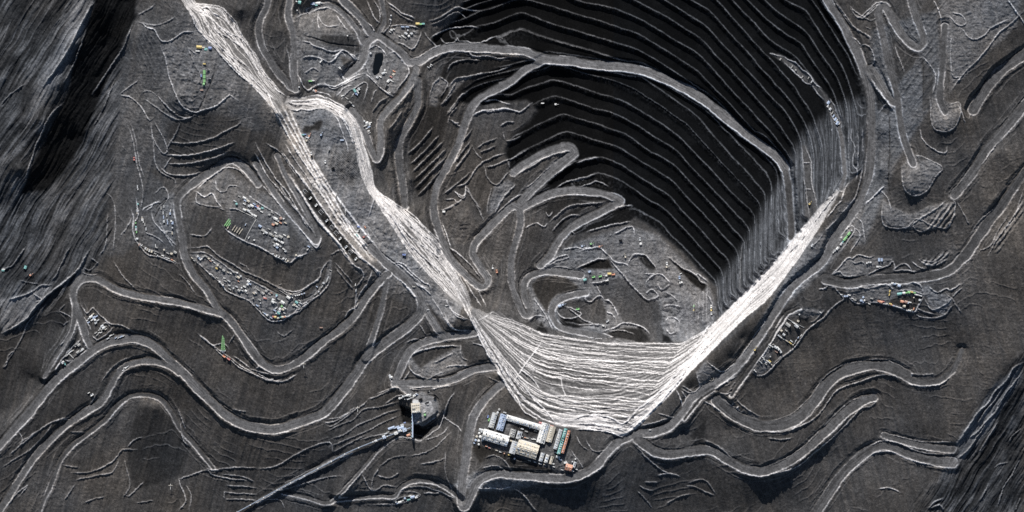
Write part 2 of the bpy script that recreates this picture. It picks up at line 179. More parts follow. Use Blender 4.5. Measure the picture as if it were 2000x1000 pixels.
# windrows, berms, dump crests: trace, width, height, tone
RIDGE = [
 # top left plateau
 ('A 540,80 580,110 610,120 630,160 660,165 690,150 720,130 775,125', 2.2, 2.4, .30),
 ('A 530,85 600,100 640,95 690,70', 2, 2, .2), ('A 540,60 580,40 610,20', 2, 2, .18),
 ('A 630,180 650,230 665,300 690,370 720,420 765,440 800,430 850,415 890,380 905,375 940,400', 2.2, 2.6, .34),
 ('A 735,180 760,240 790,300', 2, 2, .2), ('A 740,190 770,215', 2, 2, .2),
 ('A 850,220 840,290 800,390 770,440 720,455 660,430 620,380 590,355 555,365', 2, -2, .05),
 ('A 465,370 520,330 545,312', 2, 2, .22), ('A 465,370 520,385 560,430 585,470 600,460', 2.2, 2.4, .26),
 ('A 550,372 570,356 600,362 640,400 680,440 730,464 770,445', 2, 2, .24), ('A 560,385 600,410 650,445 700,468 760,460', 2, 2, .2),
 ('A 590,480 595,520 610,560 640,600 655,585 640,540 600,470', 2, 2, .24),
 ('A 645,605 720,608 780,600 850,582 920,555', 2.4, 3.4, .34), ('A 650,640 720,640 780,630 850,612 900,590', 2.2, 3, .28),
 ('A 630,655 660,680 740,685 790,670', 2.4, 3, .26), ('A 660,555 730,560 820,545 870,520 930,490 950,465', 2.2, 2.6, .28),
 ('A 590,480 600,560 608,640 640,680 680,700 690,735', 2.2, 2, .22), ('A 650,585 690,520 705,480', 2, 2, .18), ('A 640,660 670,615', 2, 2, .24),
 ('A 500,490 520,550 535,640 550,700 560,760 545,830', 2, 2, .2), ('A 512,485 530,545 545,640 562,690', 1.8, 2, .22),
 ('A 530,770 540,840 522,880 530,940 570,970 640,995', 2, 2.2, .3), ('A 410,750 440,780 450,860 440,980', 2, 2, .2), ('A 420,830 410,960 380,1000', 2, 2, .26),
 ('A 760,745 800,768 830,755 850,790 870,815', 2.2, 2.4, .36), ('A 768,740 800,710 840,680 880,655 930,662 960,690', 2, 2.2, .38),
 ('A 770,745 770,790 820,805 870,810', 2, 2, .26), ('A 840,700 850,740 880,750 900,725 940,730', 2, 2, .24),
 ('A 740,915 800,920 830,890', 2, 2, .26), ('A 555,820 590,800 620,790', 2, 2, .36), ('A 620,860 640,900 670,940 690,960', 2, 2, .22), ('A 600,860 620,820 660,770', 2, -2, .05),
 ('A 600,760 640,730 660,770 640,790', 2, 1.6, .2),
 # hub and north west pads
 ('q1 130,580 180,555 260,550 340,575 410,605 460,580 520,500 560,490 610,520 650,560 690,580 720,560', 2.8, 3.4, .62),
 ('q1 430,560 500,520 540,510 580,560', 2, 2, .5), ('q1 590,510 640,530 690,575', 2, 2, .5),
 ('q1 90,690 150,820 205,880 260,850 350,825 470,840 540,810 620,760 700,725 770,715', 2.8, 3, .68),
 ('q1 770,715 850,790 930,870 1040,940', 3, 3, .74), ('q1 205,880 300,830 370,815 440,860 520,840 640,775 740,735', 2.2, 2.6, .5),
 ('q1 70,180 150,140 250,100 350,75 430,60 480,80 540,140 600,200 660,300 700,390', 2.2, 2.6, .42),
 ('q1 600,60 640,100 680,130 760,200 830,260 850,300 790,325 760,290 700,200', 2.4, 2.4, .42),
 ('q1 480,140 540,230 600,300', 2, 2, .3), ('q1 300,110 320,180 380,250 460,250 520,230', 2, 2.4, .28), ('q1 320,120 300,180 320,290', 2, 2, .26),
 ('q1 130,400 220,410 250,440 340,470 450,500 540,480', 2.4, 2.4, .36), ('q1 160,350 260,370 350,400 480,430 600,440 720,450', 3.5, -3, .06),
 ('q1 170,720 260,660 320,700', 2, 2, .25), ('q1 560,700 620,620 700,560', 2, 2, .24),
 ('q1 770,560 790,480 850,440 900,450 950,500 985,560', 2, 2, .34), ('q1 985,530 1040,500 1100,550 1160,620 1190,690 1160,760 1050,900', 2.2, 2.2, .36),
 ('q1 780,640 790,700 850,770 900,820', 2, 2, .2), ('q1 980,10 1060,70 1120,120 1200,150 1250,180', 2.2, 2.4, .42), ('q1 1000,60 1080,120 1180,180 1230,200', 2, 2, .24),
 ('q1 1070,410 1130,420 1200,470 1240,460 1290,380 1310,300', 2.2, 2.6, .34), ('q1 1000,250 1120,240 1240,250 1290,280', 2, 2, .28), ('q1 930,330 980,270 1010,220 1020,140', 2, 2, .26),
 ('q1 900,375 950,420 1000,470', 2, 2, .36), ('q1 780,0 820,100 860,180 910,220', 2, 2, .36), ('q1 850,0 900,90 910,200', 2, 2, .3),
 ('q1 1330,300 1400,390 1480,460', 2, 2, .22), ('q1 1300,540 1420,470 1500,430', 2, 2, .34),
 ('q1 480,940 560,850 640,830', 2, 2, .26), ('q1 520,980 600,890 700,830 760,800 790,830 760,930 740,1000', 2, 2, .26), ('q1 620,960 680,880 730,840', 2, 2, .24), ('q1 820,1000 850,900 880,870', 2, 2, .2),
 ('q1 240,880 300,900 380,910 440,950', 2, 2, .34), ('q1 0,460 20,560 30,680 50,800 60,880 20,860 -30,760', 2, 2, .36),
 ('p8 350,160 420,140 470,110 520,75 580,50 640,70 740,80', 2.4, 3, .26), ('p8 360,190 450,150 540,95 600,100 640,140', 2.4, 3, .22), ('p8 360,290 430,250 510,215 600,205 690,200 740,210', 2.4, 3, .26),
 ('p8 440,290 470,330 550,325 570,290 590,315 640,315 690,330 760,325 840,290 900,275', 2, 2.4, .36),
 ('p8 420,440 490,400 560,380 650,395 700,435 800,430 890,450 990,440', 2, 2.4, .34),
 ('p8 490,560 530,490 640,460 760,465', 2.2, 3, .16), ('p8 500,680 560,610 660,590 760,570 870,550 1000,510', 2.4, 3.2, .24),
 ('p8 440,820 500,740 560,640', 2.2, 3, .2), ('p8 430,590 500,650 430,760', 2, 2, .24), ('p8 350,760 380,660 440,590', 2, 2, .2),
 ('p8 690,900 760,860 860,850 940,840 1000,850', 2.4, 3, .42), ('p8 780,790 860,770 940,800 990,810', 2, 2, .26), ('p8 480,900 540,820 600,740 650,720', 2.4, 3, .2), ('p8 500,960 510,900 570,830', 2, 2.4, .22), ('p8 620,1000 560,960 520,930', 2, 2, .3),
 ('p8 300,640 240,620 220,610 200,660 170,760', 2, 2, .3), ('p8 300,690 270,740 220,830 160,900', 2, -2, .06),
 # terraces of the west pit wall
 ('B 590,600 640,555 690,495', 3, 4, .15), ('B 600,640 650,595 715,525', 3, 4, .16), ('B 607,672 670,610 732,548', 3, 4, .16), ('B 613,704 680,640 742,578', 3, 4, .15), ('B 618,735 690,662 745,608', 3, 4, .15), ('B 628,765 690,700 722,660', 3, 4, .14),
 ('B 520,500 545,470 570,430', 3, 4, .13), ('B 450,440 480,400 510,380', 3, 4, .13), ('B 470,470 520,420', 3, 4, .13),
 ('m7 100,830 190,760 280,690 330,640', 2.6, 3, .2), ('m7 190,640 250,560 310,480 340,430', 3, 4, .2), ('m7 200,560 260,480 330,390', 3, 4, .16), ('m7 240,420 300,350 345,290', 2.6, 3, .17),
 ('m7 190,770 290,735 380,610 440,560 540,510 620,490', 2.4, 3, .26), ('m7 380,450 440,410 540,370', 2.4, 3, .16), ('m7 400,490 470,460 540,430', 2.4, 3, .16), ('m7 440,610 520,590 620,550 700,520 810,450', 2.4, 3, .22), ('m7 340,420 370,490 420,540', 2, 2, .18),
 ('m7 200,800 240,850 280,850 290,750', 2.2, 2.4, .42), ('m7 120,870 190,870 220,900 260,860', 2, 2, .34), ('m7 90,960 160,930 240,880', 2, 2, .3),
 ('m7 340,185 410,150 500,150 600,130 700,145 740,150 833,80', 2.4, 2.6, .42), ('m7 570,270 620,240 690,235', 2.2, 3, .2), ('m7 610,390 680,385 740,350', 2.4, 3, .2), ('m7 590,320 610,390', 2, 2, .16),
 ('m7 440,590 470,700 540,750 600,690 650,640', 2.4, 2.4, .22), ('m7 500,770 470,900 460,990', 2, 2, .2), ('m7 700,745 600,850 520,990', 2.4, 2.6, .26), ('m7 540,990 620,910 700,850 760,820', 2.2, 2.4, .34),
 ('m7 160,220 210,245 240,240', 2, 2, .4), ('m7 80,100 130,60 170,10', 3, 3, .17), ('m7 140,180 190,120 230,60', 3, 3, .17),
 ('m7 290,750 340,850 420,960', 3, 2, .16), ('m7 630,560 650,610', 2, 2, .2), ('m7 660,620 700,670', 2, 2, .28),
 # pit floor
 ('p3 340,470 430,415 560,385 670,350', 2.6, 3.4, .22), ('p3 510,265 600,240 680,225', 2.6, 3, .3), ('p3 290,735 340,690 440,610 560,590 740,575', 2.4, 3.4, .24), ('p3 310,810 380,730 460,680 530,680', 2.4, 3, .2), ('p3 100,580 170,500 260,410 350,350 500,255', 2.4, 3.2, .2),
 ('p3 100,780 190,740 250,770 280,740', 2, 2, .32), ('p3 260,650 290,690 320,650', 2, 2, .24), ('p3 390,880 450,810 500,830', 2.2, 3, .2), ('p3 800,620 870,610 940,600', 2, 2, .36),
 ('p3 40,360 160,290 260,230 330,200 440,180', 2.2, 3, .24), ('p3 100,470 180,410 250,340 320,280', 2.2, 2.4, .22), ('p3 530,460 620,430 670,410 760,450', 2.2, 2.6, .2),
 ('q5 480,130 600,90 720,65 830,45', 2.4, 3, .3), ('q5 690,145 760,110 830,85 850,150', 2.2, 2.6, .34),
 ('q5 180,395 240,330 330,300 350,320 250,350 180,395', 2, 2, .32), ('q5 430,270 520,250 575,240 620,270 660,310 700,350 790,370 800,400', 2.2, 2.4, .6), ('q5 300,260 400,245 470,250 560,245', 2, 2, .36),
 ('q5 410,405 500,360 580,330 640,330', 2.4, 3.4, .3), ('q5 800,370 830,310 870,295 930,300 960,330 1020,410', 2.4, 3.2, .36),
 ('q5 520,510 600,505 660,480', 2.2, 3, .42), ('q5 650,320 700,380 790,480 840,540 900,600 950,640 1000,625', 2.4, 3.4, .34), ('q5 930,520 970,470 1010,445 1060,450 1120,510', 2.2, 2.6, .46), ('q5 920,440 1010,445', 2, 2, .36),
 ('q5 620,640 660,650 700,700 730,780', 2.4, 3, .34), ('q5 480,600 480,640 520,655 560,620 600,610 620,640', 2.4, 3, .36), ('q5 640,730 680,750 710,790', 2.2, 2.4, .36),
 ('q5 600,880 700,850 760,815 850,825 920,850 970,900', 2.4, 3, .42), ('q5 330,690 400,740 460,790 560,825 620,830', 2.2, 2.6, .3), ('q5 255,720 300,770 370,780 450,750 370,700 320,690', 2.2, 2.4, .36), ('q5 420,830 540,825', 2, 2, .3),
 ('q5 640,880 760,870 850,900', 2, 2.4, .22), ('q5 560,530 600,600', 2, 2, .26),
 ('q5 1070,690 1120,680 1200,690', 2.4, 2.4, .34), ('q5 1080,800 1120,770 1180,790 1190,830', 2.2, 2.2, .3), ('q5 1090,860 1120,895 1160,885', 2, 2, .36), ('q5 930,600 980,560 1030,610 980,640', 2.2, 2.4, .3), ('q5 1020,520 1060,560 1120,520', 2.2, 2.4, .28), ('q5 1090,580 1150,620 1180,650', 2.2, 2.4, .26),
 ('q5 1100,310 1200,390 1280,430 1330,470 1350,500 1400,520', 2.4, 3.4, .3), ('q5 1310,460 1330,445 1400,500', 2.2, 2.6, .28), ('q5 130,410 200,400 300,390 390,410', 2, 2, .26),
 ('q5 1370,560 1370,700 1365,820', 2.2, 2.6, .2), ('q5 1400,560 1395,700 1395,800', 2.2, 2.6, .22), ('q5 1410,600 1440,680 1450,760', 2.2, 2.6, .2), ('q5 1340,600 1335,760 1325,880', 2, 2, .18),
 ('p7 820,90 800,180 790,480', 2, 3, .13),
 ('G 0,100 30,170 55,230', 2, 2, .5), ('G 85,165 130,230 160,290', 2.4, 2.6, .5), ('G 60,260 90,235 130,240 120,270', 2, 2, .24), ('F 905,470 1000,520', 2, 2, .2),
 ('m2 590,440 700,530 800,650', 2.6, 3, .6), ('m2 600,560 680,620 760,690 830,830', 2.4, 3, .62), ('m2 680,640 740,740 800,830', 2.2, 2.6, .5), ('m2 760,530 867,640', 2.6, 3, .56), ('m2 545,290 600,440', 2.2, 2.6, .4), ('m2 700,60 680,110 620,75', 2, 2, .45), ('m2 530,200 600,180 670,130', 2, 2, .36),
 ('m2 700,60 760,150 820,280', 3, 2.6, .17),
 # east slopes and dump pads
 ('D 630,380 640,490 680,515 720,505 745,460 750,410 735,400 700,412', 2, 2, .26), ('D 520,650 525,720 545,755 580,765 620,745 655,690 680,655 620,620 560,600', 2, 2, .24),
 ('D 450,780 445,840 460,885 540,890 580,855 640,880 700,890 725,840 730,790 700,770', 2, 2, .26), ('D 590,500 600,540 640,580 690,598 700,572', 2.2, 2.4, .3), ('D 575,855 570,890 600,905 640,885', 2, 2, .24), ('D 660,890 690,840 720,800', 2, 2, .22), ('D 550,890 600,850 650,820 700,780', 3, 2, .2),
 ('D 770,480 740,410', 2, 2, .26), ('D 710,360 760,290 830,220 900,130 960,80 1000,40', 2.2, 2.4, .28), ('D 710,130 715,290 760,300', 2.2, 2.2, .26), ('D 750,110 790,155 840,140 870,110 950,70', 2, 2, .3), ('D 700,60 740,100 770,90 750,60 710,50', 2, 2, .28),
 ('D 640,0 670,60 672,110', 2, 2, .3), ('D 930,0 960,40 1000,95', 2.6, 3, .62), ('D 320,30 350,70 390,40 430,10 470,20', 2, 2, .28), ('D 340,60 370,70 410,30 440,22', 2, 2, .24), ('D 256,0 300,60 340,110 395,145 400,165', 2.2, 3, .2),
 ('D 470,430 475,560 470,700 480,790', 2.4, -3, .045), ('D 440,740 470,780 480,820', 2, 2, .22), ('D 600,230 605,300 602,440', 2, -2.4, .05), ('D 490,180 530,280', 2, 2, .26), ('D 600,220 650,290 640,370', 2, 2, .22),
 ('D 380,800 420,760 455,725', 3, 3, .42), ('D 365,840 380,800', 2, -2, .04),
 ('D 795,430 830,370 850,330 890,290 960,240 1000,225', 2, 2, .22), ('D 780,470 810,420 840,380', 2, 2, .2), ('D 860,310 890,330', 2, 2, .2),
 ('D 700,770 760,740 800,680 860,610 930,510 1000,420', 2.2, 2.2, .24), ('D 690,760 730,735 790,660 850,580 940,470', 2, 2, .17), ('D 740,790 790,880', 2, 2, .16),
 ('D 790,920 830,860 900,800 960,720 1000,650', 2, 2, .18), ('D 860,1000 900,930 950,860 1000,780', 2.4, 2.4, .24), ('D 880,960 920,930 930,890 960,860 980,800 1000,740', 2, 2, .2), ('D 820,980 870,960 900,900 940,840', 2, 2, .19),
 ('k7 330,485 500,450 650,425 800,400 980,380 1130,395 1300,430 1340,480 1380,580', 2.4, 2.6, .46), ('k7 1380,580 1310,700 1245,800 1100,760 980,720 800,680 680,670 530,690 430,640 390,590 320,630', 2, 2, .34), ('k7 1020,520 1180,515 1300,545 1380,580', 2, 2, .32),
 ('k7 160,310 260,220 370,95 440,95 500,55 580,65 650,85 730,60', 2.2, 2.4, .34), ('k7 610,330 750,250 900,190 960,140 1000,230', 2.2, 2.4, .28), ('k7 620,340 720,330 810,310', 2, 2, .28), ('k7 160,310 270,270 350,330 500,320', 2.2, 2.2, .24), ('k7 430,130 480,160 560,140 600,180', 2.2, 2.2, .22),
 ('k7 1420,450 1540,540 1670,490 1720,510 1867,420', 2.2, 2.6, .3), ('k7 1380,620 1480,770 1660,690 1750,600', 2, 2, .28), ('k7 1250,830 1360,870 1520,870 1650,830 1750,700', 2, 2, .28), ('k7 1650,540 1750,640 1867,810', 2, 2, .22), ('k7 1280,750 1400,800 1500,830', 2, 2, .24), ('k7 1740,600 1867,480', 2, 2, .24),
 ('k7 140,470 210,480 280,560 320,630 240,690 140,780 60,880 0,940', 2, 2, .3), ('k7 0,500 80,490 110,450', 2, 2, .3), ('k7 500,470 640,490 760,460 900,430', 2, 2, .22), ('k7 960,260 1060,180 1140,170 1220,260', 2, 2, .24), ('k7 960,260 1120,250 1280,270', 2, 2, .28),
 ('k7 1220,140 1290,200 1390,240', 2, 2, .26), ('k7 1300,110 1400,170 1500,170 1600,110 1700,20', 3, 2, .2), ('k7 1340,150 1440,190 1550,180 1680,100', 3, 2, .2), ('k7 1330,120 1480,140 1580,80 1640,20', 3, 2, .18),
 ('k7 900,440 980,500', 2, 2, .26), ('p6 480,970 560,850 640,770 680,790 650,850 560,980', 2, 2, .28), ('p6 640,750 700,800 720,850 640,980', 2, 2, .28), ('p6 680,620 690,690 740,750 760,900', 2, 2, .26), ('p6 560,680 640,600 700,500 745,290', 2, 2, .26), ('p6 460,700 540,600 580,560', 2, 2, .34), ('p6 450,800 550,710', 2, 2, .3), ('p6 350,930 430,830', 2, 2, .24), ('p6 640,420 600,480 570,560', 2, 2, .26),
 ('p6 660,0 650,80 680,150 660,280 700,330 690,420', 2, 2, .24), ('p6 630,60 635,300 640,400', 2, 2, .18), ('p6 700,0 708,150 700,330', 2, 2.4, .2), ('p6 740,0 745,200', 2, 2.4, .18),
 ('p6 270,130 280,270 290,420 300,480 330,700', 2, 2, .2), ('p6 290,130 340,260 345,420 380,560 390,640', 2, 2.4, .24), ('p6 280,270 330,270', 2, 2, .3), ('p6 290,480 340,480', 2, 2, .3),
 ('p5 100,430 160,462 220,490 270,540 325,580 370,650 420,690', 2, 2, .34), ('p5 130,480 190,545 250,600 300,650 340,660 400,740 450,790', 2, 2, .32), ('p5 15,415 70,430 110,440', 2, 2, .26), ('p5 460,790 490,870 530,970', 2, 2, .22), ('p5 490,770 530,850 570,960', 2, 2, .22),
 ('p5 720,370 750,350 800,380 830,470 800,520 770,520', 2, 2, .24), ('p5 720,390 750,470 770,530', 2, 2, .2), ('p5 640,280 690,310 725,358', 2, 2, .4), ('p5 800,620 850,700 930,800 980,870', 2.2, 2.4, .34), ('p5 785,580 830,585', 2, 2, .3), ('p5 860,890 920,810', 2, 2, .2),
 ('p5 640,50 690,100 740,130 800,100 850,50', 2, 2, .24), ('p5 740,130 800,160 840,140', 2, 2, .2), ('p5 520,0 560,80 630,180 700,230 780,290 800,330', 2.2, 3, .17), ('p5 760,210 800,230', 2, 2, .16),
 # south rim, roundabout, pads
 ('k6 130,800 200,840 300,810 400,710 520,590 640,500 760,330 820,260 900,200 1010,120 1120,0', 2.2, 2.4, .34), ('k6 100,780 250,590 400,370 550,140', 2, 2, .34), ('k6 830,190 900,160 960,90 1010,30', 2, 2, .28), ('k6 0,590 110,420 170,310 270,200', 2, 2, .3),
 ('k6 380,700 450,630 500,590', 2, 2, .22), ('k6 330,460 400,470 490,560', 2.4, 2.4, .28),
 ('q7 220,350 240,440 270,530 220,590 120,630 0,560', 2, 2, .28), ('q7 360,180 450,260 520,310 590,330 690,270 780,200 860,110 940,0', 2.2, 2.4, .32), ('q7 550,370 650,360 760,300 850,210', 2, 2, .22), ('q7 480,580 590,500 690,440 770,400', 2, 2.2, .32), ('q7 20,520 110,580 200,640', 2, 2, .26), ('q7 0,820 100,740 220,700', 2, 2, .28), ('q7 0,600 50,650 70,720 0,830', 2, 2, .3),
 ('q7 470,710 530,800 610,890 690,950 780,1000', 2.2, 2.4, .36), ('q7 540,690 700,800 790,850 850,895 890,870', 2.2, 2.4, .36), ('q7 330,750 420,790 570,890', 2, 2, .3), ('q7 780,730 900,830 1000,900 1100,960', 2.2, 2.4, .22), ('q7 700,810 735,775', 2, 2, .36), ('q7 780,850 810,815', 2, 2, .36), ('q7 540,630 640,640 720,610', 2, 2, .26), ('q7 700,560 760,470', 2, 2, .26), ('q7 610,540 690,490', 2, 2, .22), ('q7 660,610 720,560', 2, 2, .26),
 ('G 480,740 540,800 590,840 650,862', 2, 2, .22), ('G 290,720 310,755 340,765 370,760', 2, 2, .26), ('G 520,885 570,885', 2, 2, .22), ('G 500,900 530,915 555,918', 2, 2, .24), ('G 600,975 650,945 700,930', 2, 2, .2), ('G 680,900 720,905 760,925 795,938', 2, 2, .22), ('G 490,920 530,960 550,990', 1.8, 2, .16), ('G 690,890 740,875 770,890 800,935', 2, 2, .2), ('G 570,860 620,850 660,865', 2, 2, .24),
 ('G 640,520 660,560 670,600', 2, 2, .36), ('G 570,615 640,635', 2, 2, .3), ('G 500,665 560,650 610,635', 2, 2, .32), ('G 750,720 800,740 860,790', 3, 3, .16), ('G 250,700 270,740 300,760', 2, 2, .2), ('G 230,760 260,800 280,830', 2, 2, .22),
 # bench crests lower right
 ('H 0,690 60,690 120,670 180,640 220,600 260,540 290,518 370,490 440,468 500,470 540,485', 2.2, 2.6, .28), ('H 0,650 70,630 120,600 180,540 220,480 290,430 380,408 470,408 550,455', 2, 2, .2), ('H 150,640 165,610 190,600', 2, 2, .24),
 ('H 545,500 590,508 650,508 700,490 735,430 768,350', 2.2, 2.6, .28), ('H 550,460 600,465 660,462', 2, 2, .16), ('H 0,860 60,845 120,825 200,760 270,700 330,640 370,598 410,590 430,555', 2.2, 2.6, .26), ('H 0,825 80,790 150,740 220,670 290,600 350,560 430,550', 2, 2, .2),
 ('H 210,1000 260,920 310,850 370,800 430,770 500,770 560,795 620,815 735,820', 2.2, 2.6, .28), ('H 180,1000 250,890 330,800 400,750 460,725 530,740 600,770 680,778 735,775', 2.2, 2.6, .28), ('H 470,695 540,715 620,730 740,730', 2, 2, .2), ('H 435,915 480,910 525,928', 2, 2, .3), ('H 0,712 50,718 100,712', 2.4, 2.4, .18), ('H 190,630 205,690', 2, -2, .04),
 # bottom left
 ('E 775,310 820,345 880,385 940,430 1000,462', 2.2, 2.4, .34), ('q6 180,230 290,310 390,390 470,375 560,375 620,440', 2, 2, .3), ('q6 620,370 700,235', 1.8, 2, .22), ('q6 390,400 500,510 640,600 760,700 900,765 1020,820 1150,875 1280,890 1380,850', 2.2, 2.4, .42), ('q6 680,540 800,620 910,710', 2.2, 2.2, .3), ('q6 900,720 1050,760 1200,800', 2.2, 2.2, .26), ('q6 980,720 1040,690 1120,730', 2, 2, .28),
 ('F 0,455 60,487 110,490 160,460', 2, 2.2, .36), ('k5 90,130 190,170 270,215', 2, 2, .26), ('k5 90,130 180,30', 2, 2, .18), ('k5 390,20 440,100 490,160 570,80 600,110 720,230 830,310 980,330 1140,420', 2.2, 2.4, .3), ('k5 440,200 490,290 550,390', 2, 2, .32), ('k5 560,460 600,510 640,530 760,450 830,380 870,340', 2, 2, .3), ('k5 360,340 430,520 490,660', 2, 2, .32), ('k5 170,770 290,620 410,510', 2, 2, .28), ('k5 180,820 230,830 300,800', 2, 2, .3), ('k5 380,745 490,680', 2, 2, .3), ('k5 660,630 780,560 900,490 1000,460', 2, 2, .34), ('k5 0,880 120,700 220,540 280,400', 3.4, 3, .42), ('k5 30,960 160,780 260,640', 2.4, 2.4, .4),
 ('k5 700,310 760,290 820,350', 2, 2, .22), ('k5 150,330 250,255', 2, 2, .24),
 ('E 390,495 430,440 470,410 510,395', 2, 2, .17), ('E 280,640 330,600 380,530', 2, 2, .18), ('E 40,770 100,720 180,660 240,640 290,650', 2, 2, .24), ('E 60,740 120,700 200,650 270,630', 2, 2, .2), ('E 0,1000 60,930 100,900 60,950', 2, 2, .22), ('E 270,690 320,690', 2, 2, .2),
 ('E 270,850 330,850 390,830 440,800 470,760 530,760', 2.2, 2.4, .22), ('E 280,880 330,870 380,860 430,850 460,800', 2, 2, .22), ('E 480,940 500,940 530,910 555,885', 2, 2, .24), ('E 470,950 500,900 480,800', 2, 2, .14), ('E 240,820 300,830', 2, 2, .18), ('E 490,750 520,720 550,710', 2, 2, .2), ('E 320,970 370,950 400,945', 2, 2, .2), ('E 690,1000 720,960 700,900 690,870', 2, 2, .24), ('E 730,1000 740,940 720,900', 2, 2, .18),
 ('E 680,880 740,860 800,840 830,860 900,875 970,880', 2, 2, .26), ('E 790,830 830,840 900,830 1000,830', 2, 2, .24), ('E 860,855 940,865 990,885', 2, 2, .24), ('E 880,900 960,905 1000,910', 2, 2, .2), ('E 870,925 900,930 1000,935', 2, 2, .22), ('E 870,955 940,955 1000,960', 2, 2, .2), ('E 870,925 870,955', 2, 2, .2), ('E 240,960 290,890', 2, 2, .16), ('E 520,970 590,960', 1.6, 2, .16),
 ('E 100,260 80,320 50,370 0,440', 2, 2, .14), ('E 700,650 710,720 730,745', 2, 2, .24), ('E 690,600 720,680', 2, 2, .2),
 ('E 320,65 345,75 380,70', 2, 2, .24), ('E 320,45 350,55 385,20', 2, 2, .22), ('E 355,10 385,30', 2, 2, .34), ('E 440,20 480,80 530,130', 1.8, 2, .2), ('E 700,70 730,100 765,150', 1.8, 2, .2),
 ('E 0,830 60,790 110,760 170,700 200,650', 2, 2, .2), ('E 70,690 80,730 30,780', 2, 2, .24), ('E 640,390 700,430 780,510 850,570 940,620', 2.2, -2.6, .03), ('E 900,600 960,610', 2.2, 2.2, .16),
 # south centre
 ('F 0,835 70,825 150,780 220,745 285,730 300,770', 2, 2.2, .24), ('F 70,925 200,890 260,870', 1.6, 1.8, .14), ('F 100,910 200,860 330,800 370,785', 1.6, 1.8, .16), ('F 110,915 260,870 340,862', 1.6, 1.8, .15), ('F 90,900 220,835 330,785', 1.6, 1.8, .18),
 ('F 270,690 330,660 380,640 420,600 480,590 560,570', 1.8, 2, .2), ('F 280,720 340,700 400,660 450,640 520,610 570,600', 1.8, 2, .2), ('F 280,750 350,720 420,690 500,650 570,620', 1.8, 2, .2), ('F 270,660 300,665 390,600 430,570', 1.8, 2, .2), ('F 300,768 380,725 430,700', 1.8, 2, .18), ('F 270,640 330,630 390,590', 1.8, 2, .2),
 ('F 400,720 480,700 540,695 610,700', 1.8, 2, .22),
 ('F 530,505 600,510 650,515', 2.2, 2.2, .4), ('F 680,520 720,513 760,505', 2.2, 2.2, .4), ('F 500,580 560,545 620,540', 2, 2, .28), ('F 470,540 520,520 540,515 590,520 650,522', 2, 2, .36), ('F 440,560 480,545 530,520', 2, 2, .3), ('F 250,650 300,650 370,610 420,580 440,555', 2, 2, .26),
 ('F 600,400 620,380 680,360 740,352 800,350', 2.2, 2.4, .36), ('F 596,400 600,440 640,470 700,482 770,472 820,445 845,430', 2.4, 2.6, .62), ('F 735,440 760,430 800,427 838,430', 2, 2, .5), ('F 640,500 690,470 740,450', 2, 2, .2), ('F 540,500 570,490 600,450', 2, 2, .28), ('F 520,470 530,495 560,490', 2, 2, .3), ('F 690,420 740,395 770,380', 2.2, 2.2, .24), ('F 800,345 800,390 830,410', 2, 2, .22),
 ('F 745,322 720,292 690,240 660,190 645,160', 2.2, 2.2, .48), ('F 580,340 620,325 650,330 670,315', 2, 2, .24), ('F 640,270 665,310', 2, 2, .22), ('F 735,175 745,180 765,215 790,240 830,248', 2.2, 2.2, .5), ('F 735,220 755,265 790,292 850,290', 2.2, 2.4, .56), ('F 845,340 880,350 900,360', 2, 2, .4),
 ('m2 110,460 140,480 200,540 280,545 340,600 420,670 460,690 480,740', 2.4, 2.6, .56), ('m2 60,340 90,420 130,470', 2.2, 2.4, .5), ('m2 280,590 330,650 400,690 460,720', 2, 2.2, .5), ('m2 200,545 270,560 340,620 400,670', 2, 2.2, .46), ('m2 60,250 80,200 100,130 120,125', 2, 2, .32), ('m2 450,560 510,665', 2, 2, .36), ('m2 390,590 430,555 460,570', 2, 2, .3), ('m2 40,270 110,370 160,430 210,470', 3, -1.5, .12),
 ('m2 550,790 575,790 600,840 640,880 720,915', 2.2, 2.2, .52), ('m2 470,760 530,850 590,950 640,985 730,980', 2.2, 2.4, .52), ('m2 410,765 440,840 490,930 520,990', 2.2, 2.4, .5),
 ('F 410,850 450,920 500,900 550,905', 2, 2, .24), ('F 480,830 455,870 450,920', 2, 2, .18), ('F 470,860 520,870 560,850', 2, 2, .22), ('F 410,850 350,920 310,950', 1.8, 2, .2), ('F 480,825 530,790 590,780', 2, 2, .18), ('F 530,945 560,920 600,905 660,905 720,925 790,955', 2, 2, .26), ('F 650,930 720,930', 2.4, 2, .24), ('F 640,815 700,805 740,790', 2, 2, .26), ('F 590,785 650,772 700,747 760,690', 2, 2, .2), ('F 730,630 790,670 805,690', 2, 2, .28), ('F 650,720 690,690 720,660 750,570 780,530', 2.2, 2.4, .3), ('F 560,500 600,505', 2, 2, .3), ('F 640,720 600,715 560,700', 2, 2, .24), ('F 660,720 720,700 755,665', 2, 2, .24),
 ('F 740,760 740,850 780,940', 1.8, 2, .16), ('F 860,905 880,885 900,868 940,852 960,850', 2.8, 3, .72), ('F 862,900 880,910 920,908 960,912 1000,900', 2, 2, .36), ('F 880,830 930,820 960,830 990,860', 2, 2, .24), ('F 830,625 870,610', 2, 2, .3), ('F 890,790 930,780 970,800 1000,840', 2, 2, .2), ('F 800,870 805,960', 2, -2, .03), ('F 530,970 570,945 620,940', 2, 2, .22), ('F 460,975 560,970 640,940 610,925 560,925', 1.6, 1.6, .22),
 ('F 0,960 80,955 110,990', 1.8, 2, .16), ('F 700,610 640,650 610,655', 2.4, 2.4, .34), ('F 345,250 360,215 390,200 400,180', 2, 2, .3), ('F 380,220 400,160 440,100', 2, 2, .3),
